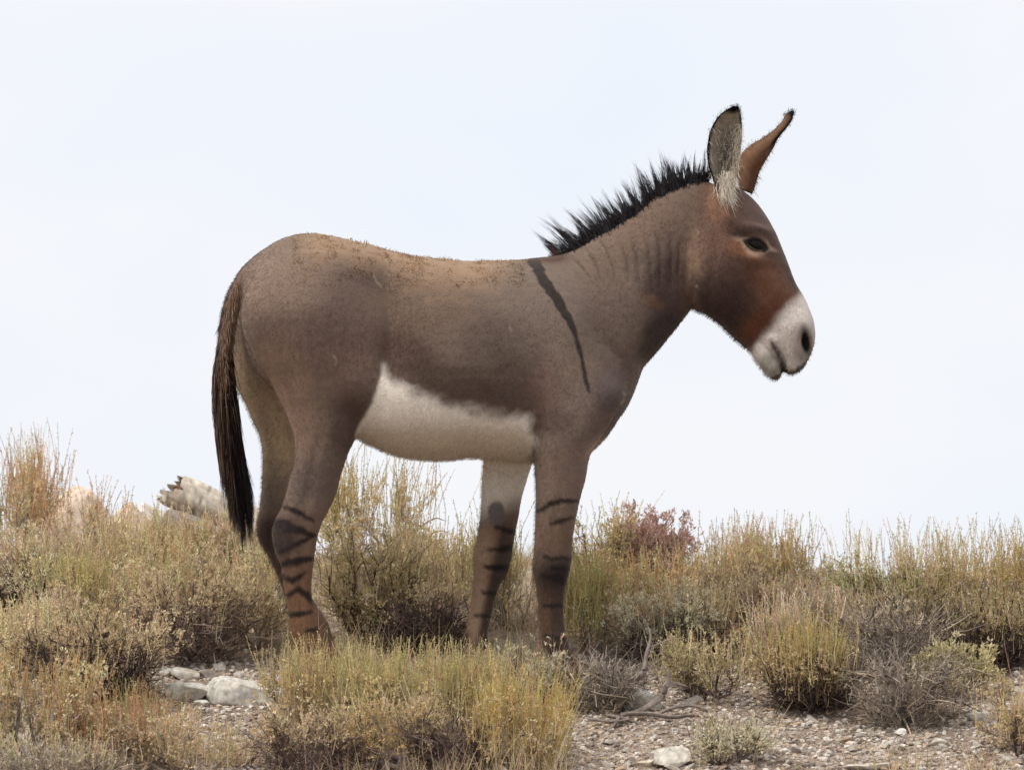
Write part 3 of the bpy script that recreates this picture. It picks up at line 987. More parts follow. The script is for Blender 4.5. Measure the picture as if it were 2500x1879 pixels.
    v_, q_, c_ = strands(st, dd, rng.uniform(.03, .062, nn), .0008, 5, unit(np.stack([rng.normal(.5, .4, nn), np.zeros(nn), rng.normal(0, .3, nn)], -1)) * .3, cl)
    mb.add(v_ - off, q_, c=c_)
    o = mb.build('ear_hair', M_FUZZ, root); o['kind'] = 'stuff'
    mb = MB()
    nn = 110
    t_ = rng.random(nn)
    ex = np.interp(t_, [0, .5, 1], [1838, 1860, 1893]); ey = np.interp(t_, [0, .5, 1], [470, 412, 345])
    st = P(ex - rng.uniform(2, 14, nn), ey, .07)
    dd = unit(np.stack([rng.normal(.8, .2, nn), rng.normal(0, .2, nn), rng.normal(-.55, .3, nn)], -1))
    cl = s2l((246, 240, 230)) * rng.uniform(.9, 1.05, (nn, 1))
    v_, q_, c_ = strands(st, dd, rng.uniform(.008, .022, nn) * (1.15 - .6 * t_), .0006, 4, np.array([[0, 0, -.5]]) * np.ones((nn, 1)), cl)
    mb.add(v_ - off, q_, c=c_)
    o = mb.build('ear_hair', M_FUZZ, root); o['kind'] = 'stuff'

    # short fuzz over the ears, eyelashes and muzzle whiskers
    mb = MB()
    for vv_, cc_, sg in ((np.concatenate([fr1.reshape(-1, 3)]), cc1_, -1), (fr2.reshape(-1, 3), cc2_, -1)):
        nn = 1500
        ii = rng.integers(0, len(vv_), nn)
        st = vv_[ii] + rng.normal(0, .0035, (nn, 3)) * np.array([1, .1, 1])
        if sg < 0: st[:, 1] -= .001
        dd = unit(np.stack([rng.normal(.1, .5, nn), rng.normal(-.45, .3, nn), rng.normal(.75, .4, nn)], -1))
        cols = cc_[ii] * rng.uniform(.7, 1.5, (nn, 1))
        v_, q_, c_ = strands(st, dd, rng.uniform(.004, .010, nn), .0005, 3, None, cols)
        mb.add(v_ - off, q_, c=c_)
    nn = 46
    st = P(rng.uniform(1865, 1960, nn), rng.uniform(850, 900, nn), -.045)
    dd = unit(np.stack([rng.normal(0, .5, nn), rng.normal(-.5, .3, nn), rng.normal(-.8, .3, nn)], -1))
    v_, q_, c_ = strands(st, dd, rng.uniform(.008, .022, nn), .0003, 4, np.array([[0, 0, -.3]]) * np.ones((nn, 1)), s2l((120, 108, 98)) * np.ones((nn, 1)))
    mb.add(v_ - off, q_, c=c_)
    nn = 40
    lx = rng.uniform(1826, 1868, nn)
    st = P(lx, 583 + (lx - 1826) * .32 + rng.normal(0, 1, nn), -.092)
    dd = unit(np.stack([rng.normal(.35, .2, nn), rng.normal(-.6, .2, nn), rng.normal(-.5, .25, nn)], -1))
    v_, q_, c_ = strands(st, dd, rng.uniform(.006, .012, nn), .0005, 4, None, s2l((24, 18, 18)) * np.ones((nn, 1)))
    mb.add(v_ - off, q_, c=c_)
    o = mb.build('fine_hair', M_FUZZ, root); o['kind'] = 'stuff'

    # mane: upright clumps
    crest = np.array([(1352, 634), (1367, 631), (1391, 622), (1424, 602), (1450, 582), (1480, 567), (1505, 550), (1530, 536), (1554, 520), (1578, 504), (1600, 482), (1627, 468), (1657, 459), (1684, 453), (1711, 442), (1732, 436)], float)
    tip = np.array([(-16, -22), (-38, -44), (-62, -56), (-66, -62), (-54, -66), (-46, -68), (-36, -74), (-30, -76), (-28, -74), (-28, -74), (-24, -74), (-16, -74), (-8, -82), (-4, -84), (2, -78), (8, -66)], float)
    cs = np.concatenate([[0], np.cumsum(np.hypot(*np.diff(crest, axis=0).T))]); cs /= cs[-1]
    mb = MB()
    NC = 34
    for i in range(NC):
        u = (i + rng.uniform(-.35, .35)) / NC
        u = min(max(u, 0.005), .995)
        bx, by = np.interp(u, cs, crest[:, 0]), np.interp(u, cs, crest[:, 1])
        tx, ty = np.interp(u, cs, tip[:, 0]), np.interp(u, cs, tip[:, 1])
        f = rng.uniform(.72, 1.18)
        tx, ty = tx * f + rng.normal(0, 5), ty * f
        yb = rng.normal(0, .008)
        for sub in range(int(rng.integers(3, 5))):
            ns = int(rng.integers(20, 34))
            ctr = rng.normal(0, 6.5)
            spread = rng.normal(0, 4.2, ns)
            x0 = bx + ctr + spread; uu = np.interp(x0, crest[:, 0], cs)
            y0 = np.interp(uu, cs, crest[:, 1]) + rng.uniform(-2, 12, ns)
            st = P(x0, y0, yb + rng.normal(0, .007, ns))
            fs = rng.uniform(.6, 1.22)
            ln = np.where(rng.random(ns) < .35, rng.uniform(.85, 1.05, ns), rng.uniform(.4, .85, ns)) * fs
            hook = rng.normal(-6, 7)
            tipp = P(bx + ctr * .8 + tx + hook + spread * .22 + rng.normal(0, 2.2, ns), by + ty + rng.normal(0, 4, ns), yb + rng.normal(0, .006, ns))
            full = (tipp - st) * ln[:, None]
            cols = s2l((26, 21, 24)) * rng.uniform(.5, 1.6, (ns, 1))
            if u < .10: cols = cols * .6 + s2l((84, 44, 32)) * .6 * (.10 - u) / .10
            bnd = np.stack([np.full(ns, rng.normal(.16, .08) * (1 if u < .8 else -.8)), np.zeros(ns), np.full(ns, -.04)], -1)
            k = 6
            t_ = np.linspace(0, 1, k)[None, :, None]
            pts = st[:, None] + full[:, None] * t_ + bnd[:, None] * (np.linalg.norm(full, axis=-1)[:, None, None]) * (t_ - t_ ** 2) * 1.4
            rad = rng.uniform(.0006, .0012, ns)[:, None] * (1 - .93 * np.linspace(0, 1, k)[None] ** 1.3)
            v_, q_ = tubes(pts, rad, 3)
            mb.add(v_ - off, q_, c=rep(cols, k, 3))
    # dense short base so the crest reads as one dark brush
    nn = 2600
    u = rng.random(nn)
    bx, by = np.interp(u, cs, crest[:, 0]), np.interp(u, cs, crest[:, 1])
    tx, ty = np.interp(u, cs, tip[:, 0]), np.interp(u, cs, tip[:, 1])
    st = P(bx, by + rng.uniform(-3, 12, nn), rng.normal(0, .012, nn))
    f = rng.uniform(.12, .34, nn) * sstep(0, .06, u)
    en = P(bx + tx * f + rng.normal(0, 4, nn), by + ty * f, rng.normal(0, .016, nn))
    t_ = np.linspace(0, 1, 4)[None, :, None]
    v_, q_ = tubes(st[:, None] * (1 - t_) + en[:, None] * t_, .0011 * (1 - .85 * np.linspace(0, 1, 4)[None] ** 1.5), 3)
    mb.add(v_ - off, q_, c=rep(s2l((30, 24, 26)) * rng.uniform(.5, 1.5, (nn, 1)), 4, 3))
    mb.build('mane', M_HAIR, root)

    # tail hair
    mb = MB()
    nn = 3400
    g = rng.integers(0, 26, nn)
    tipx = np.sort(rng.normal(0, 1, 26)); 
    gx = np.tile(np.array([.02, .2, .34, .5, .66, .83, 1.0]), 4)[:26] + rng.normal(0, .012, 26)
    gtx = 546 + 72 * gx + rng.normal(0, 4, 26)
    gty = np.interp(gx, [0, .3, .75, 1], [1170, 1270, 1350, 1310]) + rng.normal(0, 26, 26)
    r0 = rng.random(nn)
    sy = 850 + 180 * r0
    lx = np.interp(sy, [700, 760, 800, 860, 930, 1030], [562, 544, 534, 528, 529, 534]); rx = np.interp(sy, [700, 760, 800, 860, 930, 1030], [590, 580, 570, 566, 564, 562])
    a = np.clip(.08 + .84 * gx[g] + rng.normal(0, .10, nn), 0, 1)
    sx = lx + (rx - lx) * a
    s0 = P(sx, sy, rng.normal(-.005, .012, nn))
    ex = gtx[g] + rng.normal(0, 2, nn); ey = gty[g] - np.abs(rng.normal(0, 45, nn))
    short = rng.random(nn) < .4
    ey = np.where(short, sy + rng.uniform(90, 260, nn), ey)
    fr = np.clip((ey - sy) / (gty[g] - sy), .15, 1)
    ex = np.where(short, sx + (gtx[g] - sx) * fr + rng.normal(0, 5, nn), ex)
    e0 = P(ex, ey, rng.normal(-.005, .01, nn))
    midx = np.interp((sy + ey) / 2, [760, 900, 1000, 1100, 1200, 1330], [548, 546, 550, 562, 580, 596]) + (a - .5) * 56
    m0 = P(midx + rng.normal(0, 3, nn), (sy + ey) / 2, rng.normal(-.006, .014, nn))
    k = 5
    t_ = np.linspace(0, 1, k)[None, :, None]
    ctrl = 2 * m0 - .5 * (s0 + e0)
    pts = s0[:, None] * (1 - t_) ** 2 + 2 * ctrl[:, None] * t_ * (1 - t_) + e0[:, None] * t_ ** 2
    brown = sstep(1100, 850, sy + rng.normal(0, 60, nn))[:, None] * (np.where(a < .62, .85, .25))[:, None] * short[:, None]
    cols = s2l((30, 24, 24)) * (1 - brown) + s2l((140, 112, 90)) * brown
    lighter = (rng.random((nn, 1)) < .22) * (a[:, None] < .6)
    cols = np.where(lighter, s2l((100, 76, 60)), cols) * rng.uniform(.6, 1.35, (nn, 1))
    rad = rng.uniform(.0007, .0013, nn)[:, None] * (1 - .85 * np.linspace(0, 1, k)[None] ** 2)
    v_, q_ = tubes(pts, rad, 3)
    mb.add(v_ - off, q_, c=rep(cols, k, 3))
    # short fur over the tail root
    nn = 2600
    sy = rng.uniform(690, 1010, nn)
    lx = np.interp(sy, [690, 740, 800, 860, 930, 1010], [568, 547, 535, 530, 530, 534]); rx = np.interp(sy, [690, 740, 800, 860, 930, 1010], [596, 584, 572, 566, 563, 560])
    a = rng.random(nn)
    st = P(lx + (rx - lx) * a, sy, -.034 * np.sqrt(np.clip(1 - (2 * a - 1) ** 2, 0, 1)) * np.interp(sy, [690, 1010], [1, .5]))
    dd = unit(np.stack([rng.normal(-.02, .16, nn) + (a - .5) * .3, rng.normal(-.25, .15, nn), np.full(nn, -1)], -1))
    ed = (a < .10 + .1 * rng.random(nn))[:, None]
    cols = np.where(ed, s2l((48, 36, 34)), s2l((140, 113, 93))) * rng.uniform(.7, 1.25, (nn, 1)) * 1.05
    v_, q_, c_ = strands(st, dd, rng.uniform(.018, .045, nn), .0009, 4, None, cols)
    mb.add(v_ - off, q_, c=c_)
    mb.build('tail_hair', M_HAIR, root)

    # tan wool along the back, whiskers and jaw fringe
    mb = MB()
    px, py = PROJ(v)
    cand = np.where((py < 700) & (px > 715) & (np.abs(v[:, 1]) > .012) & (px < 1290) & (n[:, 2] > .25))[0]
    nn = 9000
    pk = rng.choice(cand, nn)
    dens = vnoise(v[pk], 26, 7, 2)
    pk = pk[(dens > -.6)]
    nn = len(pk)
    cl_dir = np.stack([vnoise(v[pk], 45, 13), vnoise(v[pk], 45, 14), vnoise(v[pk], 45, 15)], -1)
    dd = unit(n[pk] * .55 + np.array([-.75, 0, 0]) + .7 * cl_dir + rng.normal(0, .2, (nn, 3)))
    cols = (c[pk] * .4 + s2l((190, 154, 118)) * ALB * .6) * 1.3
    ln = rng.uniform(.004, .009, nn) * (1 + .5 * sstep(-.1, .4, vnoise(v[pk], 26, 7, 2)))
    v_, q_, c_ = strands(v[pk] - n[pk] * .002, dd, ln, .0010, 3, cl_dir * .5, cols * rng.uniform(.75, 1.15, (nn, 1)))
    mb.add(v_ - off, q_, c=c_)
    jaw = np.where((px > 1690) & (py > 740) & (n[:, 2] < -.2))[0]
    nn = 700
    pk = rng.choice(jaw, nn)
    dd = unit(n[pk] + np.array([-.4, 0, -.3]) + rng.normal(0, .3, (nn, 3)))
    v_, q_, c_ = strands(v[pk], dd, rng.uniform(.003, .011, nn), .0006, 3, None, c[pk] * rng.uniform(.6, 1.2, (nn, 1)))
    mb.add(v_ - off, q_, c=c_)
    o = mb.build('wool_tufts', M_FUZZ, root); o['kind'] = 'stuff'


build_donkey()


# ------------------------------------------------------------------ shrubs
STRAW = (236, 214, 172); GOLD = (230, 204, 156); OLIVE = (208, 186, 144); SAGE = (200, 192, 158); GREEN = (160, 160, 112); PINK = (238, 214, 186); RUST = (176, 128, 108); GREY = (176, 162, 150)
DARKW = (78, 64, 58)


CLEAR = []


def shrub(name, label, px, py, wpx, top, stalk_top=None, leaf=OLIVE, stalk=STRAW, wood=GREY, dens=1.0, ns=60, lean=0.0, bare=0.35, Y=None, seed=0, group='sagebrush on the hillside', cat='shrub', leaf_len=.011, twig=1.0, spread=1.0):
    """A sagebrush standing at pixel (px, py): woody base, leafy crown up to 'top', seed stalks up to 'stalk_top'."""
    rng = np.random.default_rng(1000 + seed)
    if Y is None:
        b = ground_hit(px, py)
    else:
        X = P(px, py, Y)[0]; b = np.array([X, Y, float(zground(X, Y))])
    wm = wpx / PPM * 1.15
    hm = max(P(px, top, b[1])[2] - b[2], .06)
    ns = int(ns * (1.6 if Y is not None else 3.4)); dens = dens * (1.25 if bare < .3 else 1.0)
    if bare >= .4: CLEAR.append((b[0], b[1], wm * .62))
    root = thing(name, b, label, cat, group)
    dep = min(max(wm, .16), .34) * .62
    # main stems
    nm = int(7 + 16 * wm)
    k = 6
    az = rng.uniform(0, 2 * np.pi, nm)
    rr = np.sqrt(rng.random(nm))
    endp = np.stack([np.cos(az) * rr * wm * .46 * spread + lean * hm, np.sin(az) * rr * dep * .8, hm * (.62 + .3 * np.sqrt(1 - rr * rr * .8)) * rng.uniform(.75, 1.05, nm)], -1)
    st = np.stack([rng.normal(0, wm * .07, nm), rng.normal(0, dep * .1, nm), np.full(nm, -.02)], -1)
    t = np.linspace(0, 1, k)
    mid = st * .5 + endp * .5 + np.stack([np.cos(az) * wm * .10, np.sin(az) * dep * .1, -hm * .13 * np.ones(nm)], -1)
    T = t[None, :, None]
    main = st[:, None] * (1 - T) ** 2 + 2 * mid[:, None] * T * (1 - T) + endp[:, None] * T ** 2
    main[:, 1:-1] += rng.normal(0, .014 if dens > 0.5 else .024, (nm, k - 2, 3))
    sw = (rng.uniform(.0045, .009, nm) * (.6 + wm))[:, None] * (1 - .75 * t[None])
    mb = MB()
    wc = s2l(wood)
    v_, q_ = tubes(main, sw, 5)
    mb.add(v_, q_, c=rep(wc * rng.uniform(.5, 1.1, (nm, 1)), k, 5))
    # twigs off the stems
    nt_ = int(nm * 16 * twig)
    pi = rng.integers(0, nm, nt_)
    tp = rng.uniform(.22, 1, nt_)
    fi = tp * (k - 1); i0 = np.minimum(fi.astype(int), k - 2); fr = (fi - i0)[:, None]
    s0 = main[pi, i0] * (1 - fr) + main[pi, i0 + 1] * fr
    out_ = unit(s0 * np.array([1, 1, .15]) + 1e-4)
    td = unit(out_ * .7 + np.array([0, 0, .55]) + rng.normal(0, .5, (nt_, 3)))
    tl = rng.uniform(.035, .10, nt_) * (.5 + hm * 1.6)
    kk = 4
    tt = np.linspace(0, 1, kk)[None, :, None]
    tw = s0[:, None] + td[:, None] * tl[:, None, None] * tt + (np.array([0, 0, .35]) + rng.normal(0, .25, (nt_, 3)))[:, None] * tl[:, None, None] * tt ** 2 * .6
    tw[:, 1:] += rng.normal(0, .004 if dens > 0.5 else .010, (nt_, kk - 1, 3))
    v_, q_ = tubes(tw, rng.uniform(.0010, .0022, nt_)[:, None] * (1 - .6 * tt[..., 0]), 3)
    mb.add(v_, q_, c=rep(wc * rng.uniform(.45, 1.25, (nt_, 1)), kk, 3))
    # fine twiglets
    n2 = int(nt_ * 1.8)
    pj = rng.integers(0, nt_, n2)
    s1 = tw[pj, rng.integers(1, kk, n2)]
    d1 = unit(td[pj] + rng.normal(0, .7, (n2, 3)) + np.array([0, 0, .25]))
    l1 = rng.uniform(.015, .045, n2)
    tw2 = s1[:, None] + d1[:, None] * l1[:, None, None] * np.linspace(0, 1, 3)[None, :, None] + rng.normal(0, .003, (n2, 3, 3)) * np.array([0, 1, 1])[None, :, None]
    v_, q_ = tubes(tw2, rng.uniform(.0007, .0012, n2)[:, None] * np.array([1, .8, .4])[None], 3)
    mb.add(v_, q_, c=rep(wc * rng.uniform(.5, 1.3, (n2, 1)), 3, 3))
    # bare tangle of dry twigs low in the bush
    if bare >= .38:
        n3 = int(430 * wm / .3 * min(twig, 2.0)); wc = wc * np.array([1.04, 1.0, .92])
        a3 = rng.uniform(0, 2 * np.pi, n3); r3 = np.sqrt(rng.random(n3))
        z3 = rng.random(n3) ** 1.1 * min(bare + .12, .9) * hm
        sw3 = .30 + .24 * np.clip(z3 / hm / .5, 0, 1)
        c3 = np.stack([np.cos(a3) * r3 * wm * sw3 + lean * z3, np.sin(a3) * r3 * dep * 1.3 * sw3 / .5 * .5, z3], -1)
        d3 = unit(np.stack([np.cos(a3) * .6, np.sin(a3) * .6, np.full(n3, .45)], -1) + rng.normal(0, .75, (n3, 3)))
        l3 = rng.uniform(.02, .075, n3)
        t3 = np.linspace(0, 1, 4)[None, :, None]
        p3 = c3[:, None] + d3[:, None] * l3[:, None, None] * t3 + np.cumsum(np.cumsum(rng.normal(0, .0034, (n3, 4, 3)), 1), 1) * 1.4
        v_, q_ = tubes(p3, (.0009 + .0026 * rng.random(n3) ** 2.5)[:, None] * (1 - .6 * t3[..., 0]), 3)
        mb.add(v_, q_, c=rep(wc * rng.uniform(.25, 1.35, (n3, 1)), 4, 3))
    mb.build('woody_branches', M_WOOD, root)
    # leaves in small clusters at the twig ends
    ncl = int(900 * dens * (wm / .3) * (.45 + hm * 2))
    if ncl > 20:
        pool = np.concatenate([tw[:, -1], tw2[:, -1], tw2[:, 1], tw[:, 2]])
        pdir = np.concatenate([td, d1, d1, td])
        keep = pool[:, 2] > hm * (bare + rng.normal(0, .08, len(pool)))
        if keep.sum() > 10: pool, pdir = pool[keep], pdir[keep]
        ci = rng.integers(0, len(pool), ncl)
        cc = pool[ci] + rng.normal(0, .007, (ncl, 3))
        cd = pdir[ci]
        tone = s2l(leaf) * (1 + .35 * vnoise(cc * 1.0 + seed, 22, 3, 2))[:, None]
        alt = s2l(stalk); g = sstep(.0, .6, vnoise(cc + seed * 2, 14, 8, 1))[:, None] * .5
        tone = tone * (1 - g) + alt * g
        per = 5
        c5 = np.repeat(cc, per, 0) + rng.normal(0, .003, (ncl * per, 3))
        d5 = unit(np.repeat(cd, per, 0) + rng.normal(0, .75, (ncl * per, 3)) + np.array([0, 0, .4]))
        sd = unit(np.cross(d5, rng.normal(0, 1, d5.shape)))
        v_, q_ = diamonds(c5, d5, sd, leaf_len * rng.uniform(.55, 1.25, ncl * per), leaf_len * .36 * rng.uniform(.7, 1.3, ncl * per))
        col = np.repeat(np.repeat(tone, per, 0) * rng.uniform(.72, 1.2, (ncl * per, 1)), 4, 0)
        o = mesh('leaf_foliage', v_, q_, M_LEAF, root, np.clip(col * np.array([1.10, 1.10, 1.20]), 0, .8)); o['kind'] = 'stuff'
    # seed stalks
    if stalk_top is not None and ns > 0:
        hs = P(px, stalk_top, b[1])[2] - b[2]
        ends = np.concatenate([tw[:, -1], main[:, -1], main[:, -1], main[:, -2]])
        ends = ends[ends[:, 2] > hm * (.2 if Y is None else .6)]
        si = rng.integers(0, len(ends), ns)
        s2 = ends[si] + rng.normal(0, .008, (ns, 3)); s2[:, 2] -= .02
        full = np.clip(hs - s2[:, 2], .05, None) * np.where(rng.random(ns) < .14, rng.uniform(.85, 1.05, ns), rng.uniform(.28, .82, ns))
        dirn = unit(np.stack([s2[:, 0] / (wm + .1) * .35 + rng.normal(0, .09, ns) + lean, s2[:, 1] * .5 + rng.normal(0, .1, ns), np.ones(ns)], -1))
        ks = 5
        ts = np.linspace(0, 1, ks)[None, :, None]
        bend = rng.normal(0, .10, (ns, 3)) * np.array([1, 1, .1])
        sp = s2[:, None] + (dirn[:, None] * ts + bend[:, None] * ts ** 2) * full[:, None, None] + rng.normal(0, .0022, (ns, ks, 3))
        v_, q_ = tubes(sp, rng.uniform(.0009, .0015, ns)[:, None] * (1 - .6 * ts[..., 0]), 3)
        sc_ = s2l(stalk) * rng.uniform(.6, 1.15, (ns, 1))
        gr = (rng.random((ns, 1)) < .22); sc_ = np.where(gr, s2l((206, 202, 146)) * rng.uniform(.8, 1.1, (ns, 1)), sc_)
        pk_ = (rng.random((ns, 1)) < .10); sc_ = np.where(pk_, s2l((226, 190, 158)) * rng.uniform(.8, 1.1, (ns, 1)), sc_)
        m2 = MB()
        m2.add(v_, q_, c=rep(np.clip(sc_ * np.array([1.10, 1.10, 1.20]), 0, .85), ks, 3))
        nf = 22                                            # tiny seed heads up the stalk
        pf = np.repeat(np.arange(ns), nf)
        tf = rng.uniform(.35, 1, ns * nf)
        fi = tf * (ks - 1); i0 = np.minimum(fi.astype(int), ks - 2); fr = (fi - i0)[:, None]
        fp = sp[pf, i0] * (1 - fr) + sp[pf, i0 + 1] * fr
        fd = unit(dirn[pf] * .9 + rng.normal(0, .55, (ns * nf, 3)))
        fs = unit(np.cross(fd, rng.normal(0, 1, fd.shape)))
        v_, q_ = diamonds(fp, fd, fs, rng.uniform(.005, .011, ns * nf) * (1.15 - .5 * tf), rng.uniform(.002, .0035, ns * nf))
        m2.add(v_, q_, c=np.repeat(sc_[pf] * rng.uniform(.75, 1.2, (ns * nf, 1)), 4, 0))
        o = m2.build('seed_stalks', M_STALK, root); o['kind'] = 'stuff'
    return root


def straw_tuft(label, px, py, wpx, top, n=120, col=PINK, lean=0.1, Y=None, seed=0, group='dry grass tufts'):
    rng = np.random.default_rng(5000 + seed)
    if Y is None: b = ground_hit(px, py)
    else:
        X = P(px, py, Y)[0]; b = np.array([X, Y, float(zground(X, Y))])
    hm = max(P(px, top, b[1])[2] - b[2], .08)
    wm = wpx / PPM
    root = thing('grass_tuft', b, label, 'grass', group)
    s = np.stack([rng.normal(0, wm * .22, n), rng.normal(0, min(wm, .25) * .2, n), np.full(n, -.01)], -1)
    d = unit(np.stack([s[:, 0] / wm * .7 + rng.normal(lean, .14, n), rng.normal(0, .2, n), np.ones(n)], -1))
    ln = hm * rng.uniform(.45, 1.05, n)
    t = np.linspace(0, 1, 6)[None, :, None]
    pts = s[:, None] + d[:, None] * ln[:, None, None] * t + (rng.normal(0, .14, (n, 3)) * np.array([1, 1, .2]) + np.array([lean * .5, 0, -.05]))[:, None] * ln[:, None, None] * t ** 2
    v_, q_ = tubes(pts, rng.uniform(.0008, .0016, n)[:, None] * (1 - .8 * t[..., 0] ** 1.5), 3)
    c = s2l(col) * rng.uniform(.55, 1.2, (n, 1))
    gr = rng.random((n, 1)) < .25
    c = np.where(gr, s2l((212, 204, 150)) * rng.uniform(.7, 1.1, (n, 1)), c)
    mb = MB(); mb.add(v_, q_, c=rep(c, 6, 3))
    o = mb.build('grass_blades', M_STALK, root); o['kind'] = 'stuff'
    return root


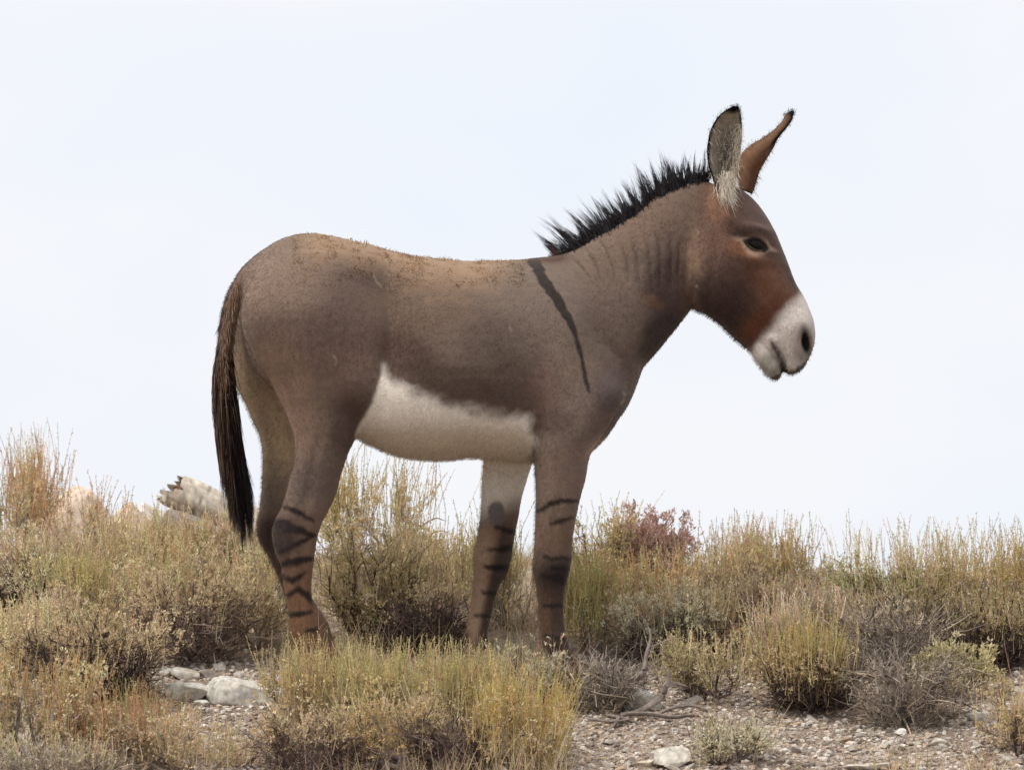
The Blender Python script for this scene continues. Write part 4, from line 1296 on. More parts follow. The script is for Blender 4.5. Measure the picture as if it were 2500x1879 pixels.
S = 'sagebrush'
SHRUBS = [
    # left, behind
    dict(label='tall straw coloured sagebrush with dense seed stalks at the far left of the crest', px=45, py=1345, wpx=300, top=1185, stalk_top=1035, ns=130, leaf=GOLD, stalk=(224, 189, 144), dens=1.0, bare=.2),
    dict(label='tawny sagebrush growing in front of the long sandy boulder on the left crest', px=200, py=1345, wpx=200, top=1275, stalk_top=1145, ns=45, leaf=OLIVE, stalk=(214, 179, 139), dens=.9, Y=1.45),
    dict(label='yellow green sagebrush right below the grey boulder on the crest', px=360, py=1415, wpx=240, top=1310, stalk_top=1200, ns=40, leaf=GOLD, dens=1.0, bare=.2),
    dict(label='golden sagebrush below the broken log with short seed stalks', px=510, py=1420, wpx=220, top=1305, stalk_top=1235, ns=60, leaf=GOLD, stalk=GOLD, dens=1.0, bare=.15),
    dict(label='pale straw sagebrush at the left edge below the tallest stalks', px=20, py=1450, wpx=260, top=1330, stalk_top=1265, ns=90, leaf=GOLD, stalk=PINK, dens=.8, bare=.25),
    dict(label='grey green sagebrush with a dark twiggy base at the left edge', px=70, py=1500, wpx=200, top=1385, stalk_top=None, leaf=SAGE, dens=1.1, bare=.4, wood=DARKW),
    dict(label='bright green gold sagebrush full of upright stalks above the dark bush on the left', px=215, py=1545, wpx=250, top=1405, stalk_top=1330, ns=110, leaf=GOLD, stalk=(211, 197, 133), dens=1.0, bare=.15),
    dict(label='dark twiggy sagebrush with a golden top just behind the pale granite slab', px=475, py=1618, wpx=250, top=1395, stalk_top=1350, ns=30, leaf=OLIVE, dens=1.5, bare=.52, twig=1.8, wood=(132, 116, 109)),
    dict(label='ochre sagebrush between the granite slab and the hind hooves', px=615, py=1585, wpx=170, top=1380, stalk_top=1290, ns=50, leaf=GOLD, dens=1.1, bare=.25),
    dict(label='golden sagebrush close behind the hanging tail', px=600, py=1420, wpx=150, top=1290, stalk_top=1215, ns=50, leaf=GOLD, stalk=PINK, dens=.8, bare=.2),
    dict(label='sagebrush with a black hollow under its crown left of the granite slab', px=235, py=1715, wpx=290, top=1505, stalk_top=1470, ns=26, leaf=OLIVE, dens=1.2, bare=.58, twig=1.6, wood=(99, 85, 80)),
    dict(label='broad golden olive sagebrush filling the lower left corner', px=60, py=1860, wpx=340, top=1650, stalk_top=1560, ns=110, leaf=GOLD, stalk=(216, 186, 131), dens=1.3, bare=.2),
    dict(label='ochre sagebrush with reddish stalks right of the lower left corner', px=300, py=1865, wpx=280, top=1765, stalk_top=1655, ns=100, leaf=OLIVE, stalk=(214, 173, 133), dens=1.2, bare=.2),
    dict(label='low olive sagebrush at the bottom edge beside the pale gravel', px=450, py=1890, wpx=230, top=1765, stalk_top=1720, ns=30, leaf=OLIVE, dens=1.3, bare=.15),
    dict(label='short grey sagebrush half cut by the bottom edge at the left corner', px=150, py=1935, wpx=300, top=1830, stalk_top=1770, ns=30, leaf=SAGE, dens=.5, bare=.4, wood=GREY, twig=1.8),
    # middle, behind the donkey
    dict(label='tall golden sagebrush rising between hind leg and belly against the sky', px=885, py=1420, wpx=250, top=1190, stalk_top=1068, ns=150, leaf=GOLD, stalk=(220, 198, 142), dens=1.2, bare=.12, Y=1.0),
    dict(label='loose sagebrush with long thin stalks under the belly', px=1030, py=1420, wpx=190, top=1330, stalk_top=1130, ns=45, leaf=GOLD, dens=.8, bare=.2, Y=1.2),
    dict(label='large grey green sagebrush with dark gaps right behind the near hind leg', px=890, py=1575, wpx=270, top=1320, stalk_top=1260, ns=30, leaf=(187, 171, 123), dens=1.7, bare=.22, twig=1.5, wood=(109, 92, 83)),
    dict(label='dark bare twigged sagebrush on the ground between hind and front legs', px=1045, py=1592, wpx=190, top=1470, stalk_top=None, leaf=OLIVE, dens=.22, bare=.5, twig=2.4, wood=(116, 99, 92)),
    dict(label='golden sagebrush left of the far front leg', px=1085, py=1490, wpx=190, top=1350, stalk_top=1265, ns=90, leaf=GOLD, dens=1.0, bare=.1),
    dict(label='upright green gold sagebrush between the two front legs', px=1250, py=1530, wpx=150, top=1380, stalk_top=1220, ns=100, leaf=GOLD, stalk=(206, 192, 130), dens=.8, bare=.1, Y=.55),
    # middle, in front of the donkey
    dict(label='straw sagebrush hiding the near hind hoof', px=755, py=1770, wpx=230, top=1660, stalk_top=1545, ns=120, leaf=(217, 192, 139), stalk=(225, 203, 152), dens=1.0, bare=.1),
    dict(label='pale green sagebrush with tall stalks in front of the belly', px=950, py=1770, wpx=240, top=1660, stalk_top=1550, ns=120, leaf=(217, 195, 139), stalk=(219, 206, 149), dens=1.0, bare=.1),
    dict(label='straw sagebrush in front of the far front hoof', px=1130, py=1760, wpx=220, top=1650, stalk_top=1560, ns=100, leaf=(214, 192, 136), stalk=(220, 203, 149), dens=1.0, bare=.15),
    dict(label='grey green leafy sagebrush in front of the near front hoof', px=1275, py=1735, wpx=190, top=1610, stalk_top=1585, ns=20, leaf=SAGE, dens=1.3, bare=.35, wood=(130, 116, 106)),
    dict(label='olive sagebrush with gnarled grey wood at the bottom left of the centre', px=760, py=1885, wpx=250, top=1745, stalk_top=1700, ns=16, leaf=OLIVE, dens=1.0, bare=.45, wood=(130, 113, 109), twig=1.5),
    dict(label='tan sagebrush in the bottom middle above the curved grey root', px=960, py=1880, wpx=250, top=1725, stalk_top=1650, ns=24, leaf=(206, 181, 128), dens=1.1, bare=.25, wood=(142, 127, 123)),
    dict(label='dark gapped sagebrush in the bottom middle beside the upright grey root', px=1105, py=1872, wpx=210, top=1735, stalk_top=1650, ns=16, leaf=OLIVE, dens=.9, bare=.5, twig=1.8, wood=(127, 111, 109)),
    dict(label='golden sagebrush fanning its stalks to the right over the gravel', px=1270, py=1880, wpx=240, top=1745, stalk_top=1615, ns=130, leaf=GOLD, stalk=(219, 194, 125), dens=1.2, bare=.15, lean=.12),
    # right, behind
    dict(label='olive sagebrush on the crest just right of the near front leg', px=1465, py=1440, wpx=180, top=1290, stalk_top=1195, ns=45, leaf=(195, 178, 120), dens=1.2, bare=.35, wood=(130, 113, 106), Y=1.25),
    dict(label='rust pink shrub with crinkled leaves on the crest', name='rust_shrub', px=1578, py=1450, wpx=165, top=1272, stalk_top=None, leaf=(186, 152, 134), stalk=(198, 168, 148), dens=3.4, bare=.1, Y=1.25, leaf_len=.014, twig=1.6, group=None),
    dict(label='green gold upright sagebrush touching the near front leg on its right', px=1435, py=1590, wpx=150, top=1440, stalk_top=1330, ns=100, leaf=GOLD, stalk=(206, 194, 130), dens=.9, bare=.12),
    dict(label='yellow sagebrush below the rust pink shrub', px=1560, py=1520, wpx=230, top=1420, stalk_top=1330, ns=90, leaf=GOLD, stalk=(219, 187, 139), dens=1.0, bare=.15),
    dict(label='silvery sagebrush behind the upright dead branch', px=1630, py=1610, wpx=220, top=1470, stalk_top=1440, ns=25, leaf=SAGE, dens=2.2, bare=.4, wood=(123, 109, 101), twig=1.5),
    dict(label='straw sagebrush on the crest right of the rust pink shrub', px=1755, py=1450, wpx=240, top=1375, stalk_top=1250, ns=120, leaf=(214, 192, 136), stalk=(227, 200, 158), dens=1.0, bare=.1, Y=1.4),
    dict(label='straw sagebrush with the tallest pale stalks left of the gap in the crest', px=1905, py=1450, wpx=230, top=1375, stalk_top=1255, ns=130, leaf=(212, 189, 131), stalk=(227, 198, 158), dens=1.0, bare=.1, Y=1.35),
    dict(label='greyish tangled sagebrush with dry purple brown twigs below the crest', px=1865, py=1570, wpx=240, top=1430, stalk_top=1400, ns=40, leaf=(185, 162, 130), dens=.7, bare=.4, twig=2.2, wood=(168, 144, 127)),
    dict(label='grey green sagebrush leaning beside the dead branches', px=1730, py=1705, wpx=220, top=1570, stalk_top=1520, ns=25, leaf=(190, 176, 131), dens=1.4, bare=.2, wood=(123, 106, 99)),
    dict(label='low cushion sagebrush on the gravel below the dead branches', px=1785, py=1862, wpx=180, top=1800, stalk_top=None, leaf=SAGE, dens=1.6, bare=.1, wood=(106, 92, 85)),
    dict(label='round sagebrush with golden stalks and a black twiggy foot on the gravel', px=1985, py=1735, wpx=210, top=1590, stalk_top=1480, ns=90, leaf=OLIVE, stalk=(206, 186, 125), dens=1.2, bare=.42, twig=1.7, wood=(99, 85, 80)),
    dict(label='straw sagebrush filling the gap behind the golden stalked bush', px=1920, py=1640, wpx=200, top=1530, stalk_top=1440, ns=80, leaf=(206, 179, 133), stalk=PINK, dens=.7, bare=.1),
    dict(label='green sagebrush with sparse tall stalks on the right crest', px=2135, py=1500, wpx=190, top=1405, stalk_top=1245, ns=45, leaf=(161, 162, 107), dens=1.5, bare=.3, wood=(104, 90, 85), Y=1.15),
    dict(label='olive sagebrush crowned with even stalks on the right crest', px=2290, py=1530, wpx=230, top=1410, stalk_top=1255, ns=75, leaf=(177, 165, 110), dens=1.4, bare=.3, wood=(104, 90, 85), Y=1.1),
    dict(label='dense golden sagebrush on the crest at the right edge', px=2450, py=1540, wpx=230, top=1385, stalk_top=1255, ns=130, leaf=(195, 176, 117), stalk=(217, 192, 136), dens=1.4, bare=.25, Y=1.05),
    dict(label='dark rooted sagebrush at the right edge under the golden one', px=2430, py=1625, wpx=230, top=1470, stalk_top=1440, ns=20, leaf=(174, 158, 114), dens=1.2, bare=.5, twig=1.8, wood=(99, 85, 83)),
    dict(label='dead grey sagebrush skeleton behind the twisted stump on the right', px=2185, py=1660, wpx=250, top=1480, stalk_top=None, leaf=(182, 165, 134), dens=.25, bare=.7, twig=1.7, wood=(160, 148, 136)),
    dict(label='dead dark grey sagebrush skeleton lowest on the right gravel', px=2225, py=1772, wpx=260, top=1605, stalk_top=None, leaf=GREY, dens=0, bare=.9, twig=1.7, wood=(160, 148, 136)),
    dict(label='small pale green sagebrush on the gravel right of the dead skeleton', px=2335, py=1695, wpx=170, top=1600, stalk_top=None, leaf=(200, 189, 141), leaf_len=.015, dens=2.2, bare=.15, wood=(130, 116, 106)),
    dict(label='golden sagebrush cut by the lower right edge', px=2490, py=1850, wpx=190, top=1690, stalk_top=1640, ns=40, leaf=(198, 174, 126), dens=1.1, bare=.2, wood=(118, 104, 97)),
    dict(label='straw sagebrush in the middle of the right slope above the round golden bush', px=2040, py=1580, wpx=200, top=1470, stalk_top=1400, ns=60, leaf=(206, 180, 132), stalk=PINK, dens=.8, bare=.1),
    dict(label='brown grey sagebrush just below the gap in the right crest', px=2020, py=1490, wpx=180, top=1415, stalk_top=1370, ns=30, leaf=OLIVE, dens=.9, bare=.35, twig=1.8, wood=(130, 112, 104)),
    dict(label='tan sagebrush between the silvery bush and the tangled purple brown one', px=1740, py=1590, wpx=190, top=1480, stalk_top=1400, ns=60, leaf=(206, 180, 136), stalk=STRAW, dens=.9, bare=.1),
    dict(label='dark foliaged sagebrush under the green one on the right slope', px=2240, py=1600, wpx=240, top=1460, stalk_top=None, leaf=(168, 150, 106), dens=1.2, bare=.45, twig=1.8, wood=(110, 96, 92)),
    dict(label='sandy sagebrush left of the shaded hollow under the tall stalks', px=120, py=1590, wpx=200, top=1480, stalk_top=1420, ns=50, leaf=GOLD, stalk=PINK, dens=1.0, bare=.15),
    dict(label='straw sagebrush at the left edge under the twiggy grey green one', px=20, py=1640, wpx=230, top=1530, stalk_top=1440, ns=80, leaf=GOLD, stalk=STRAW, dens=1.0, bare=.15),
    dict(label='small tan sagebrush right of the shaded dark bush on the left', px=380, py=1520, wpx=170, top=1420, stalk_top=1350, ns=50, leaf=GOLD, stalk=STRAW, dens=1.0, bare=.2),
    dict(label='thin straw sagebrush on the crest between the rust pink shrub and the pale stalks', px=1690, py=1450, wpx=150, top=1395, stalk_top=1285, ns=50, leaf=(200, 180, 128), stalk=STRAW, dens=1.0, bare=.1, Y=1.2),
    dict(label='pale sagebrush on the crest between the two straw ones left of the gap', px=1832, py=1450, wpx=150, top=1385, stalk_top=1268, ns=70, leaf=(204, 182, 130), stalk=STRAW, dens=1.0, bare=.1, Y=1.2),
    dict(label='dark green leafy sagebrush in the middle of the right crest', px=2215, py=1500, wpx=170, top=1400, stalk_top=1262, ns=40, leaf=(164, 156, 106), dens=1.8, bare=.25, wood=(100, 88, 82), Y=.95),
    dict(label='gold tinged sagebrush on the right crest beside the dense golden one', px=2370, py=1510, wpx=180, top=1392, stalk_top=1258, ns=80, leaf=(190, 168, 110), stalk=STRAW, dens=1.5, bare=.2, Y=.95),
    dict(label='pale straw sagebrush on the left slope below the block shaped boulder', px=290, py=1440, wpx=220, top=1335, stalk_top=1255, ns=70, leaf=(222, 198, 150), stalk=STRAW, dens=.8, bare=.1),
    dict(label='creamy sagebrush with fine stalks between the left slope and the tail', px=450, py=1480, wpx=210, top=1370, stalk_top=1290, ns=80, leaf=(222, 198, 150), stalk=STRAW, dens=.8, bare=.1),
    dict(label='dead tangled grey sagebrush beside the near front hoof', px=1465, py=1735, wpx=190, top=1625, stalk_top=None, leaf=GREY, dens=0, bare=.9, twig=1.7, wood=(160, 148, 136)),
]
for i, d in enumerate(SHRUBS):
    d = dict(d); nm = d.pop('name', S)
    shrub(nm, seed=i, **d)

TUFTS = [
    ('pinkish dry grass tuft leaning right at the left edge', 95, 1470, 240, 1275, 240, PINK, .12),
    ('long pale grass tuft before the dark bush on the left', 225, 1460, 180, 1290, 150, PINK, .15),
    ('thin reddish grass tuft in front of the near front hoof', 1345, 1690, 120, 1500, 40, (186, 132, 112), .05),
    ('sparse dry grass tuft in front of the low cushion sagebrush', 1745, 1800, 150, 1690, 40, (196, 160, 136), .05),
    ('pink grass tuft between the tangled sagebrush and the golden bush', 1840, 1640, 160, 1500, 90, PINK, .08),
    ('sparse straw tuft at the bottom edge of the right gravel', 2200, 1890, 170, 1770, 40, STRAW, .02),
    ('straw tuft at the bottom edge near the right corner', 2380, 1890, 150, 1800, 60, PINK, .02),
    ('orange tinged grass tuft in front of the right edge sagebrush', 2405, 1640, 90, 1500, 30, (206, 160, 104), .03),
    ('rusty grass tuft below the rust pink shrub', 1500, 1490, 80, 1370, 60, (206, 140, 100), .02),
    ('dry pale grass tuft on the gravel left of the centre', 560, 1860, 210, 1760, 90, PINK, .05),
    ('upright green grass tuft in front of the dark bush on the left', 330, 1740, 190, 1620, 60, (190, 178, 110), .06),
    ('green grass tuft at the bottom edge of the left corner', 90, 1900, 200, 1810, 40, (190, 182, 120), .03),
]
for i, (lb, x, y, wd, tp, n, c, ln) in enumerate(TUFTS):
    straw_tuft(lb, x, y, wd, tp, n, c, ln, seed=i)


# dry grass and litter between the shrubs
def build_dry_grass():
    rng = np.random.default_rng(77)
    n = 46000
    x = rng.uniform(-2.3, 2.3, n); y = rng.uniform(-1.7, 2.2, n)
    q = np.stack([x, y, np.zeros(n)], -1)
    px, py = PROJ(np.stack([x, y, zground(x, y)], -1))
    bare = ((px > 1380) & (py > 1640)) | ((px > 340) & (px < 690) & (py > 1590) & (py < 1800))
    keep = (vnoise(q, 3.0, 33, 2) > -.25) & ~(bare & (rng.random(n) < .96))
    for cx, cy, cr in CLEAR: keep &= ~((np.abs(x - cx) < cr) & (y > cy - .24) & (y < cy + .05))
    x, y = x[keep], y[keep]; n = len(x)
    s = np.stack([x, y, zground(x, y) - .005], -1)
    q = np.stack([x, y, np.zeros(n)], -1)
    hgt = rng.uniform(.03, .15, n) * (1 + .7 * vnoise(q, 2.2, 35)) * (1 - .55 * sstep(.7, 1.5, y))
    d = unit(np.stack([rng.normal(.06, .2, n), rng.normal(0, .22, n), np.ones(n)], -1))
    t = np.linspace(0, 1, 3)[None, :, None]
    pts = s[:, None] + d[:, None] * hgt[:, None, None] * t + (rng.normal(0, .25, (n, 3)) * np.array([1, 1, .2]))[:, None] * hgt[:, None, None] * t ** 2
    v_, q_ = tubes(pts, rng.uniform(.0007, .0014, n)[:, None] * (1 - .8 * t[..., 0]), 3)
    c = s2l((234, 212, 172)) * rng.uniform(.6, 1.1, (n, 1))
    gq = rng.random((n, 1))
    c = np.where(gq < .22, s2l((216, 206, 152)), np.where(gq < .4, s2l((232, 194, 164)), c)) * rng.uniform(.7, 1.1, (n, 1))
    o = mesh('dry_grass', v_, q_, M_STALK, None, rep(c, 3, 3))
    tag(o, 'short dry grass growing between the shrubs', 'grass', kind='stuff')


build_dry_grass()


# ------------------------------------------------------------------ stones, log, dead wood
def ico(sub=2):
    import bmesh
    bm = bmesh.new()
    bmesh.ops.create_icosphere(bm, subdivisions=sub, radius=1)
    v = np.array([a.co[:] for a in bm.verts]); f = np.array([[a.index for a in p.verts] for p in bm.faces])
    bm.free()
    return v, f


ICO = {k: ico(k) for k in (1, 2, 4, 5)}


def rock_shape(sub, seed, rough=.12, facets=11):
    rng = np.random.default_rng(seed)
    v, f = ICO[sub]
    v = np.sign(v) * np.abs(v) ** .72
    for _ in range(facets):                      # broken flat faces
        nn = unit(rng.normal(0, 1, 3)); h = rng.uniform(.48, .82)
        d = v @ nn
        v = v - np.where(d > h, (d - h) * .97, 0)[:, None] * nn
    p = v + seed * 3.7
    r = 1 + rough * vnoise(p, 1.4, seed, 3) + rough * .25 * vnoise(p, 7, seed + 1, 3)
    return v * r[:, None], f


def rock(label, x0, x1, ytop, ybot, col, seed, deep=.8, Y=None, rot=0.0, sub=5, rough=.10, name='boulder', cat='rock', lichen=.4, sink=.25):
    cx = (x0 + x1) / 2
    if Y is None: b = ground_hit(cx, ybot - 3)
    else:
        X = P(cx, ybot, Y)[0]; b = np.array([X, Y, float(zground(X, Y))])
    A, B = P(x0, ybot, b[1]), P(x1, ytop, b[1])
    wd, ht = (B[0] - A[0]) / 2, max(B[2] - b[2], .02)
    v, f = rock_shape(sub, seed, rough)
    v = v / np.abs(v).max(0)
    hz = ht / (2 - sink * 2) if sink < .5 else ht
    vv = v * np.array([wd, wd * deep, hz])
    vv[:, 2] += ht - hz
    c, s = math.cos(R(rot)), math.sin(R(rot))
    vx = vv[:, 0] * c - vv[:, 2] * s; vz = vv[:, 0] * s + vv[:, 2] * c
    vv[:, 0], vv[:, 2] = vx, vz
    b = b + np.array([0, wd * deep * .6, 0]); 
    base = s2l(col)
    nz1 = vnoise(vv + seed, 30, 2, 3); nz2 = vnoise(vv + seed, 90, 5, 2); nz3 = vnoise(vv + seed, 12, 7, 2)
    cc = base * (1 + .18 * nz1 + .12 * nz2)[:, None]
    li = (sstep(.25, .5, nz2 + .4 * nz1) * lichen)[:, None]
    cc = cc * (1 - li) + s2l((110, 106, 96)) * li
    wm_ = (sstep(.1, .6, nz3) * .35)[:, None]
    cc = cc * (1 - wm_) + s2l((196, 170, 140)) * wm_
    o = mesh(name, vv, f, M_STONE, None, cc, True)
    o.location = b
    tag(o, label, cat)
    return o


PALE = (206, 202, 192)
rock('large pale granite slab speckled with lichen below the donkey\'s tail', 500, 700, 1648, 1722, PALE, 3, .8, sink=.35)
rock('pale flat granite rock leaning on the large slab\'s left side', 396, 516, 1664, 1716, (204, 198, 186), 5, .8, sink=.3)
rock('small rounded pale stone in front of the granite slab\'s seam', 470, 512, 1708, 1728, PALE, 8, .8, sub=4, name='stone')
rock('crusty grey stone at the upper left of the granite rocks', 382, 424, 1622, 1650, (176, 170, 164), 11, .9, sub=4, name='stone', lichen=.7)
rock('lumpy lichen covered rock just behind the pale flat granite', 415, 500, 1626, 1664, (186, 182, 172), 14, .8, sub=4, name='stone', lichen=.8)
rock('flattened lichen grey rock under the dark twiggy bush', 480, 545, 1632, 1658, (170, 160, 150), 17, .8, sub=4, name='stone', lichen=.8)
rock('long sandy boulder behind the stalks on the left crest', 110, 310, 1172, 1285, (206, 188, 170), 22, .6, Y=1.95, rot=10)
rock('pale block shaped boulder between the long sandy boulder and the log', 292, 416, 1174, 1275, (220, 210, 200), 24, .8, Y=2.0)
rock('sloping sandy slab lying below the block shaped boulder', 270, 385, 1222, 1290, (212, 190, 168), 27, .7, Y=1.8, rot=14)
rock('shaded grey rock under the broken end of the log', 385, 520, 1222, 1290, (150, 142, 136), 29, .7, Y=1.85)
rock('pale rock behind the twisted dead branches', 1500, 1620, 1664, 1742, PALE, 31, .8)
rock('brown rounded rock half hidden behind the upright dead branch', 1605, 1690, 1602, 1655, (170, 146, 126), 33, .8)
rock('grey white pointed rock standing at the bottom of the right gravel', 1596, 1694, 1820, 1878, (204, 198, 186), 37, .8, sink=.2)
rock('small cream stone left of the pointed rock', 1543, 1608, 1850, 1876, (206, 196, 180), 39, .8, sub=4, name='stone')
rock('flat pale slab flush with the ground at the bottom right', 2060, 2200, 1858, 1884, (204, 196, 184), 41, .9)
rock('pale round stone on the gravel under the dead skeleton', 2183, 2214, 1776, 1800, PALE, 43, .8, sub=4, name='stone')
rock('knobbly pale stone among the gravel below the dead skeleton', 2262, 2316, 1800, 1826, (196, 188, 176), 45, .8, sub=4, name='stone')
rock('flat grey plate of rock right of the dead skeleton', 2360, 2450, 1736, 1768, (186, 178, 168), 47, .8, sub=4, name='stone')


def gravel():
    rng = np.random.default_rng(9)
    shapes = [rock_shape(1, 200 + i, .3, 5) for i in range(10)]
    # the larger stones, one object each
    meshes = []
    for i, (v, f) in enumerate(shapes):
        base = s2l(((204, 194, 180), (188, 178, 166), (210, 202, 192), (196, 172, 148), (172, 160, 150))[i % 5])
        cc = base * (1 + .2 * vnoise(v + i, 3, i, 2))[:, None]
        o = mesh('loose_stone', v * np.array([1, .8, .62]), f, M_STONE, None, cc, False)
        meshes.append(o.data)
        bpy.data.objects.remove(o)
    cnt = 0
    tries = 0
    while cnt < 290 and tries < 6000:
        tries += 1
        if rng.random() < .78: px, py = rng.uniform(1400, 2500), 1885 - 290 * rng.random() ** 1.25
        else: px, py = rng.uniform(345, 720), rng.uniform(1625, 1850)
        b = ground_hit(px, py)
        s = .0075 + .020 * rng.random() ** 2.4
        o = bpy.data.objects.new('loose_stone', meshes[int(rng.integers(0, 10))])
        COL.objects.link(o)
        o.location = b + np.array([0, 0, s * .15])
        o.scale = (s * rng.uniform(.9, 1.6), s * rng.uniform(.9, 1.4), s * rng.uniform(.5, 1.0))
        o.rotation_euler = (rng.normal(0, .3), rng.normal(0, .3), rng.uniform(0, 6.3))
        tag(o, 'small pale loose stone lying on the gravelly slope', 'stone', 'loose stones on the gravel')
        cnt += 1
    # the rest is gravel
    mb = MB()
    v0, f0 = ICO[1]
    n = 52000
    x = rng.uniform(-2.0, 2.0, n); y = rng.uniform(-1.6, .9, n)
    px, py = PROJ(np.stack([x, y, zground(x, y)], -1))
    onb = ((px > 1340) & (py > 1600)) | ((px > 340) & (px < 720) & (py > 1610))
    keep = onb | (rng.random(n) < .06)
    x, y = x[keep], y[keep]; n = len(x)
    z = zground(x, y)
    s = .0028 + .0085 * rng.random(n) ** 2.5
    kinds = rng.integers(0, 10, n)
    octv = np.array([(1, 0, 0), (-1, 0, 0), (0, 1, 0), (0, -1, 0), (0, 0, 1), (0, 0, -1)], float)
    octf = np.array([(0, 2, 4), (2, 1, 4), (1, 3, 4), (3, 0, 4), (2, 0, 5), (1, 2, 5), (3, 1, 5), (0, 3, 5)])
    for k in range(20):
        sel = np.where((kinds == k % 10) & ((s < .0052) == (k > 9)))[0]
        v, f = shapes[k % 10] if k < 10 else (octv * np.random.default_rng(k).uniform(.75, 1.2, (6, 1)), octf)
        m = len(v)
        a = rng.uniform(0, 2 * np.pi, len(sel)); ca, sa = np.cos(a)[:, None], np.sin(a)[:, None]
        sc_ = np.stack([rng.uniform(.8, 1.4, len(sel)), rng.uniform(.8, 1.3, len(sel)), rng.uniform(.5, .9, len(sel))], -1) * s[sel][:, None]
        vv = v[None] * sc_[:, None]
        vx = vv[..., 0] * ca - vv[..., 1] * sa; vy = vv[..., 0] * sa + vv[..., 1] * ca
        vv = np.stack([vx + x[sel][:, None], vy + y[sel][:, None], vv[..., 2] + z[sel][:, None] + .2 * s[sel][:, None]], -1)
        ff = (f[None] + (np.arange(len(sel)) * m)[:, None, None]).reshape(-1, 3)
        pal = np.array([s2l((206, 196, 184)), s2l((180, 168, 156)), s2l((198, 178, 160)), s2l((140, 126, 116)), s2l((214, 206, 196))])
        col = np.repeat(pal[rng.integers(0, 5, len(sel))] * rng.uniform(.75, 1.1, (len(sel), 1)), m, 0)
        mb.add(vv.reshape(-1, 3), t=ff, c=col)
    o = mb.build('gravel', M_STONE)
    tag(o, 'fine pale gravel scattered over the slope', 'gravel', kind='stuff')


gravel()


def litter():
    """Fallen twigs and stalk bits over the gravel."""
    rng = np.random.default_rng(21)
    n = 2600
    x = rng.uniform(-1.7, 1.75, n); y = rng.uniform(-1.5, .7, n)
    px, py = PROJ(np.stack([x, y, zground(x, y)], -1))
    keep = ((px > 1340) & (py > 1600)) | ((px > 340) & (px < 720) & (py > 1610))
    q = np.stack([x, y, 0 * x], -1)
    keep &= vnoise(q, 4, 77, 2) > -.15
    x, y = x[keep], y[keep]; n = len(x)
    a = rng.uniform(0, np.pi, n); l = rng.uniform(.008, .045, n)
    t = np.linspace(-.5, .5, 3)[None]
    X = x[:, None] + np.cos(a)[:, None] * l[:, None] * t + rng.normal(0, .002, (n, 3)); Y = y[:, None] + np.sin(a)[:, None] * l[:, None] * t
    pts = np.stack([X, Y, zground(X, Y) + rng.uniform(.004, .012, n)[:, None] + np.abs(rng.normal(0, .003, (n, 3)))], -1)
    v_, q_ = tubes(pts, (.0008 + .0016 * rng.random(n) ** 2)[:, None] * np.array([[1, 1, .6]]), 3)
    c = np.where(rng.random((n, 1)) < .55, s2l((112, 98, 88)), s2l((206, 180, 140))) * rng.uniform(.5, 1.15, (n, 1))
    tag(mesh('twig_litter', v_, q_, M_WOOD, None, rep(c, 3, 3)), 'fallen grey twigs and straw scattered over the gravel', 'litter', kind='stuff')


litter()


def wood_tube(path, rad, name, parent, seed, col=(158, 148, 142), sides=14, flute=.25, sub=6):
    """A weathered limb along a path of world points with lengthwise furrows."""
    p = catmull(np.asarray(path, float), sub); r = catmull(np.asarray(rad, float)[:, None], sub)[:, 0]
    k = len(p)
    v_, q_ = tubes(p[None], r[None], sides)
    ang = np.tile(np.arange(sides), k); along = np.repeat(np.arange(k), sides)
    ctr = np.repeat(p, sides, 0)
    rr = np.random.default_rng(seed)
    fl = rr.normal(0, 1, sides)
    fac = 1 + flute * fl[ang] * .6 + flute * .6 * vnoise(v_, 40, seed, 2)
    v2 = ctr + (v_ - ctr) * fac[:, None]
    cap0, cap1 = len(v2), len(v2) + 1
    v2 = np.concatenate([v2, p[:1], p[-1:]])
    j = np.arange(sides); j2 = (j + 1) % sides
    t_ = np.concatenate([np.stack([np.full(sides, cap0), j2, j], -1), np.stack([np.full(sides, cap1), (k - 1) * sides + j, (k - 1) * sides + j2], -1)])
    tone = s2l(col) * (1 + .3 * fl[ang] * .5 + .25 * vnoise(v_, 50, seed + 3, 2))[:, None]
    tone = np.concatenate([tone, tone[:2] * .6])
    mb = MB(); mb.add(v2, q_, t_, np.clip(tone, .01, .7))
    return mb.build(name, M_WOOD, parent, True)


def to_path(rows, Y):
    return [P(x, y, Y + dy) for x, y, dy in rows]


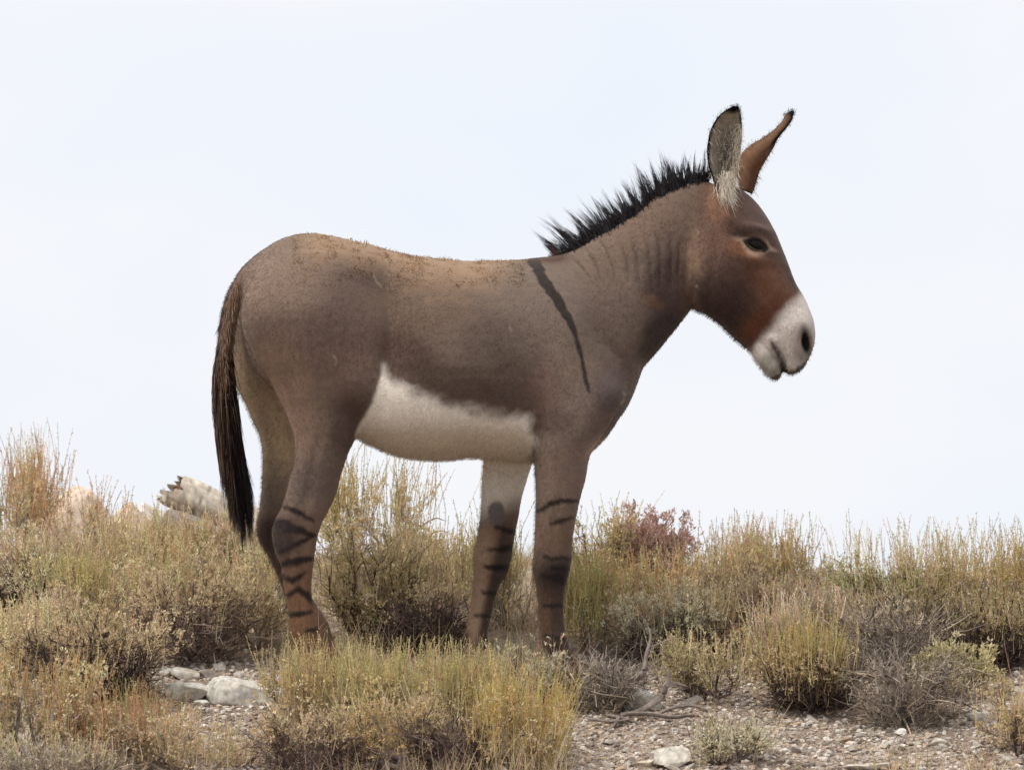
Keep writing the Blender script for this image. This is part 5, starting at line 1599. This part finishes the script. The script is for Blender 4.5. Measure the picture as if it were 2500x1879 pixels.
def build_log():
    Yb = 1.95
    b = P(500, 1235, Yb)
    root = thing('broken_log', b, 'thick weathered grey log with a splintered end lying on the crest behind the tail', 'log')
    rng = np.random.default_rng(4)
    A, B = P(415, 1196, Yb), P(640, 1290, Yb)
    ax = unit(B - A); up = unit(np.array([0, 0, 1]) - ax * ax[2]); sd = np.cross(ax, up)
    k, sides = 34, 40
    L_ = np.linalg.norm(B - A)
    t = np.linspace(0, 1, k); th = np.arange(sides) * 2 * np.pi / sides
    T, TH = np.meshgrid(t, th, indexing='ij')
    fl = 1 + .05 * np.interp(TH, th, rng.normal(0, 1, sides)) + .03 * np.sin(TH * 3 + T * 2)
    rad = (.054 + .004 * np.sin(T * 7)) * fl
    jag = np.interp(TH, th, rng.normal(0, 1, sides)) * .009 + .03 * np.clip(np.sin(TH - 2.2), -1, 1) * -1
    along = T * L_ + np.where(T < .16, (jag) * (1 - T / .16), 0)
    split = np.exp(-((TH - 3.3) / .35) ** 2) * np.clip(1 - T * 4.5, 0, 1) * .45
    rad = rad * (1 - split)
    pts = A + ax * along[..., None] + (up * np.cos(TH)[..., None] + sd * np.sin(TH)[..., None]) * rad[..., None]
    i = (np.arange(k - 1) * sides)[:, None]; j = np.arange(sides)[None]; j2 = (j + 1) % sides
    q = np.stack(np.broadcast_arrays(i + j, i + j2, i + sides + j2, i + sides + j), -1).reshape(-1, 4)
    v = pts.reshape(-1, 3)
    tone = s2l((196, 184, 168)) * (1 + .06 * np.interp(TH, th, rng.normal(0, 1, sides)) + .16 * vnoise(np.stack([T * 3, TH * 6, T * 0], -1), 2, 5, 2))[..., None]
    grey = sstep(.25, .6, T)[..., None]
    tone = tone * (1 - grey * .4) + s2l((150, 142, 136)) * grey * .4
    ring = np.exp(-((T - .33 - .04 * np.cos(TH)) / .012) ** 2)[..., None]
    tone = tone * (1 - .6 * ring)
    mesh('bark_free_trunk', v - b, q, M_WOOD, root, tone.reshape(-1, 3), True)
    # splintered heartwood at the broken end, each splinter a wedge
    mb = MB(); 
    m = 7
    a = rng.uniform(0, 2 * np.pi, m); r = np.sqrt(rng.random(m)) * .046
    s0 = A + ax * .05 + up * (np.cos(a) * r)[:, None] + sd * (np.sin(a) * r)[:, None]
    ln = rng.uniform(.03, .05, m)
    tt = np.linspace(0, 1, 4)[None, :, None]
    pp = s0[:, None] - ax * (ln[:, None, None] * tt) + rng.normal(0, .003, (m, 4, 3))
    v_, q_ = tubes(pp, rng.uniform(.007, .015, m)[:, None] * (1 - .8 * tt[..., 0]), 4)
    mb.add(v_ - b, q_, c=rep(np.where(rng.random((m, 1)) < .35, s2l((124, 96, 76)), s2l((196, 184, 168))) * rng.uniform(.7, 1.1, (m, 1)), 4, 4))
    core, f = ICO[2]
    mb.add(core * .04 + A + ax * .05 - b, t=f, c=s2l((96, 70, 54)))
    mb.build('splintered_end', M_WOOD, root)


build_log()


def dead_branch(label, Yref, limbs, base_px, col=(158, 146, 140), seed=0, name='dead_branch'):
    b = ground_hit(*base_px)
    Y = b[1] if Yref is None else Yref
    root = thing(name, b, label, 'branch')
    for i, (rows, rad) in enumerate(limbs):
        pth = [p - b for p in to_path(rows, Y)]
        wood_tube(pth, [a * .78 for a in rad], 'limb', root, seed * 10 + i, col)
    return root


dead_branch('upright forked grey dead branch right of the near front leg', None, [
    ([(1500, 1740, .02), (1520, 1700, 0), (1552, 1655, -.01), (1572, 1640, -.01), (1578, 1600, 0), (1588, 1560, .01), (1585, 1535, .01), (1578, 1532, .01)], [.015, .014, .013, .011, .008, .006, .004, .002]),
    ([(1587, 1580, .01), (1610, 1570, .03), (1650, 1552, .05)], [.004, .003, .0015]),
    ([(1568, 1640, 0), (1545, 1655, -.03), (1530, 1660, -.05)], [.008, .006, .003])], (1500, 1742), (132, 120, 112), 1)
dead_branch('twisted grey dead branches lying in front of the pale rock', None, [
    ([(1515, 1745, -.02), (1560, 1735, -.02), (1600, 1712, -.01), (1618, 1695, 0), (1628, 1672, 0), (1650, 1668, .02), (1680, 1675, .03)], [.006, .009, .011, .011, .009, .006, .003]),
    ([(1622, 1690, 0), (1632, 1660, 0), (1630, 1640, 0), (1618, 1625, .01)], [.008, .006, .005, .002]),
    ([(1530, 1742, -.03), (1590, 1742, -.04), (1640, 1750, -.05), (1690, 1745, -.05), (1740, 1750, -.05)], [.007, .007, .006, .005, .003]),
    ([(1480, 1745, -.05), (1530, 1755, -.06), (1570, 1768, -.06), (1610, 1760, -.06)], [.007, .008, .006, .003]),
    ([(1600, 1745, -.04), (1640, 1728, -.02), (1690, 1722, 0), (1730, 1735, 0)], [.006, .006, .005, .003]),
    ([(1440, 1755, -.06), (1500, 1760, -.08), (1550, 1752, -.08)], [.004, .005, .002]),
    ([(1510, 1750, -.06), (1500, 1770, -.09), (1470, 1790, -.11)], [.007, .006, .004])], (1570, 1752), (126, 115, 108), 2)
dead_branch('short split grey stump standing between two bushes on the right gravel', None, [
    ([(2120, 1735, 0), (2108, 1710, 0), (2092, 1685, 0), (2084, 1662, 0)], [.020, .018, .014, .006]),
    ([(2116, 1738, -.01), (2080, 1742, -.01), (2050, 1738, 0), (2010, 1745, 0)], [.014, .012, .009, .004]),
    ([(2112, 1742, -.02), (2150, 1738, -.02), (2180, 1730, 0)], [.010, .008, .004])], (2110, 1740), (150, 130, 116), 3, 'stump')
dead_branch('arched weathered grey root at the bottom middle', None, [
    ([(860, 1858, 0), (905, 1842, 0), (950, 1838, -.01), (985, 1852, -.02), (1000, 1880, -.03)], [.008, .012, .013, .012, .010]),
    ([(880, 1870, -.02), (930, 1862, -.02), (970, 1872, -.03)], [.006, .008, .006])], (930, 1872), (162, 148, 142), 4, 'exposed_root')
dead_branch('upright twisted grey root right of the arched one', None, [
    ([(1062, 1880, 0), (1080, 1862, 0), (1098, 1838, 0), (1118, 1818, .01), (1150, 1806, .02)], [.018, .016, .012, .009, .006]),
    ([(1140, 1812, .02), (1152, 1790, .03), (1150, 1765, .03), (1130, 1755, .03)], [.006, .007, .006, .003]),
    ([(1090, 1880, -.02), (1118, 1868, -.02), (1150, 1872, -.01)], [.012, .012, .007])], (1085, 1876), (168, 152, 148), 5, 'exposed_root')
dead_branch('crooked dry brown branch above the bush under the belly', 1.0, [
    ([(1040, 1330, 0), (1052, 1300, 0), (1030, 1285, 0), (1062, 1265, 0), (1085, 1270, 0)], [.004, .0035, .003, .0025, .001]),
    ([(1048, 1305, 0), (1075, 1295, .02), (1095, 1300, .03)], [.003, .002, .001]),
    ([(1030, 1285, 0), (1010, 1278, 0), (1000, 1282, 0)], [.003, .002, .001])], (1040, 1420), (150, 118, 84), 6)
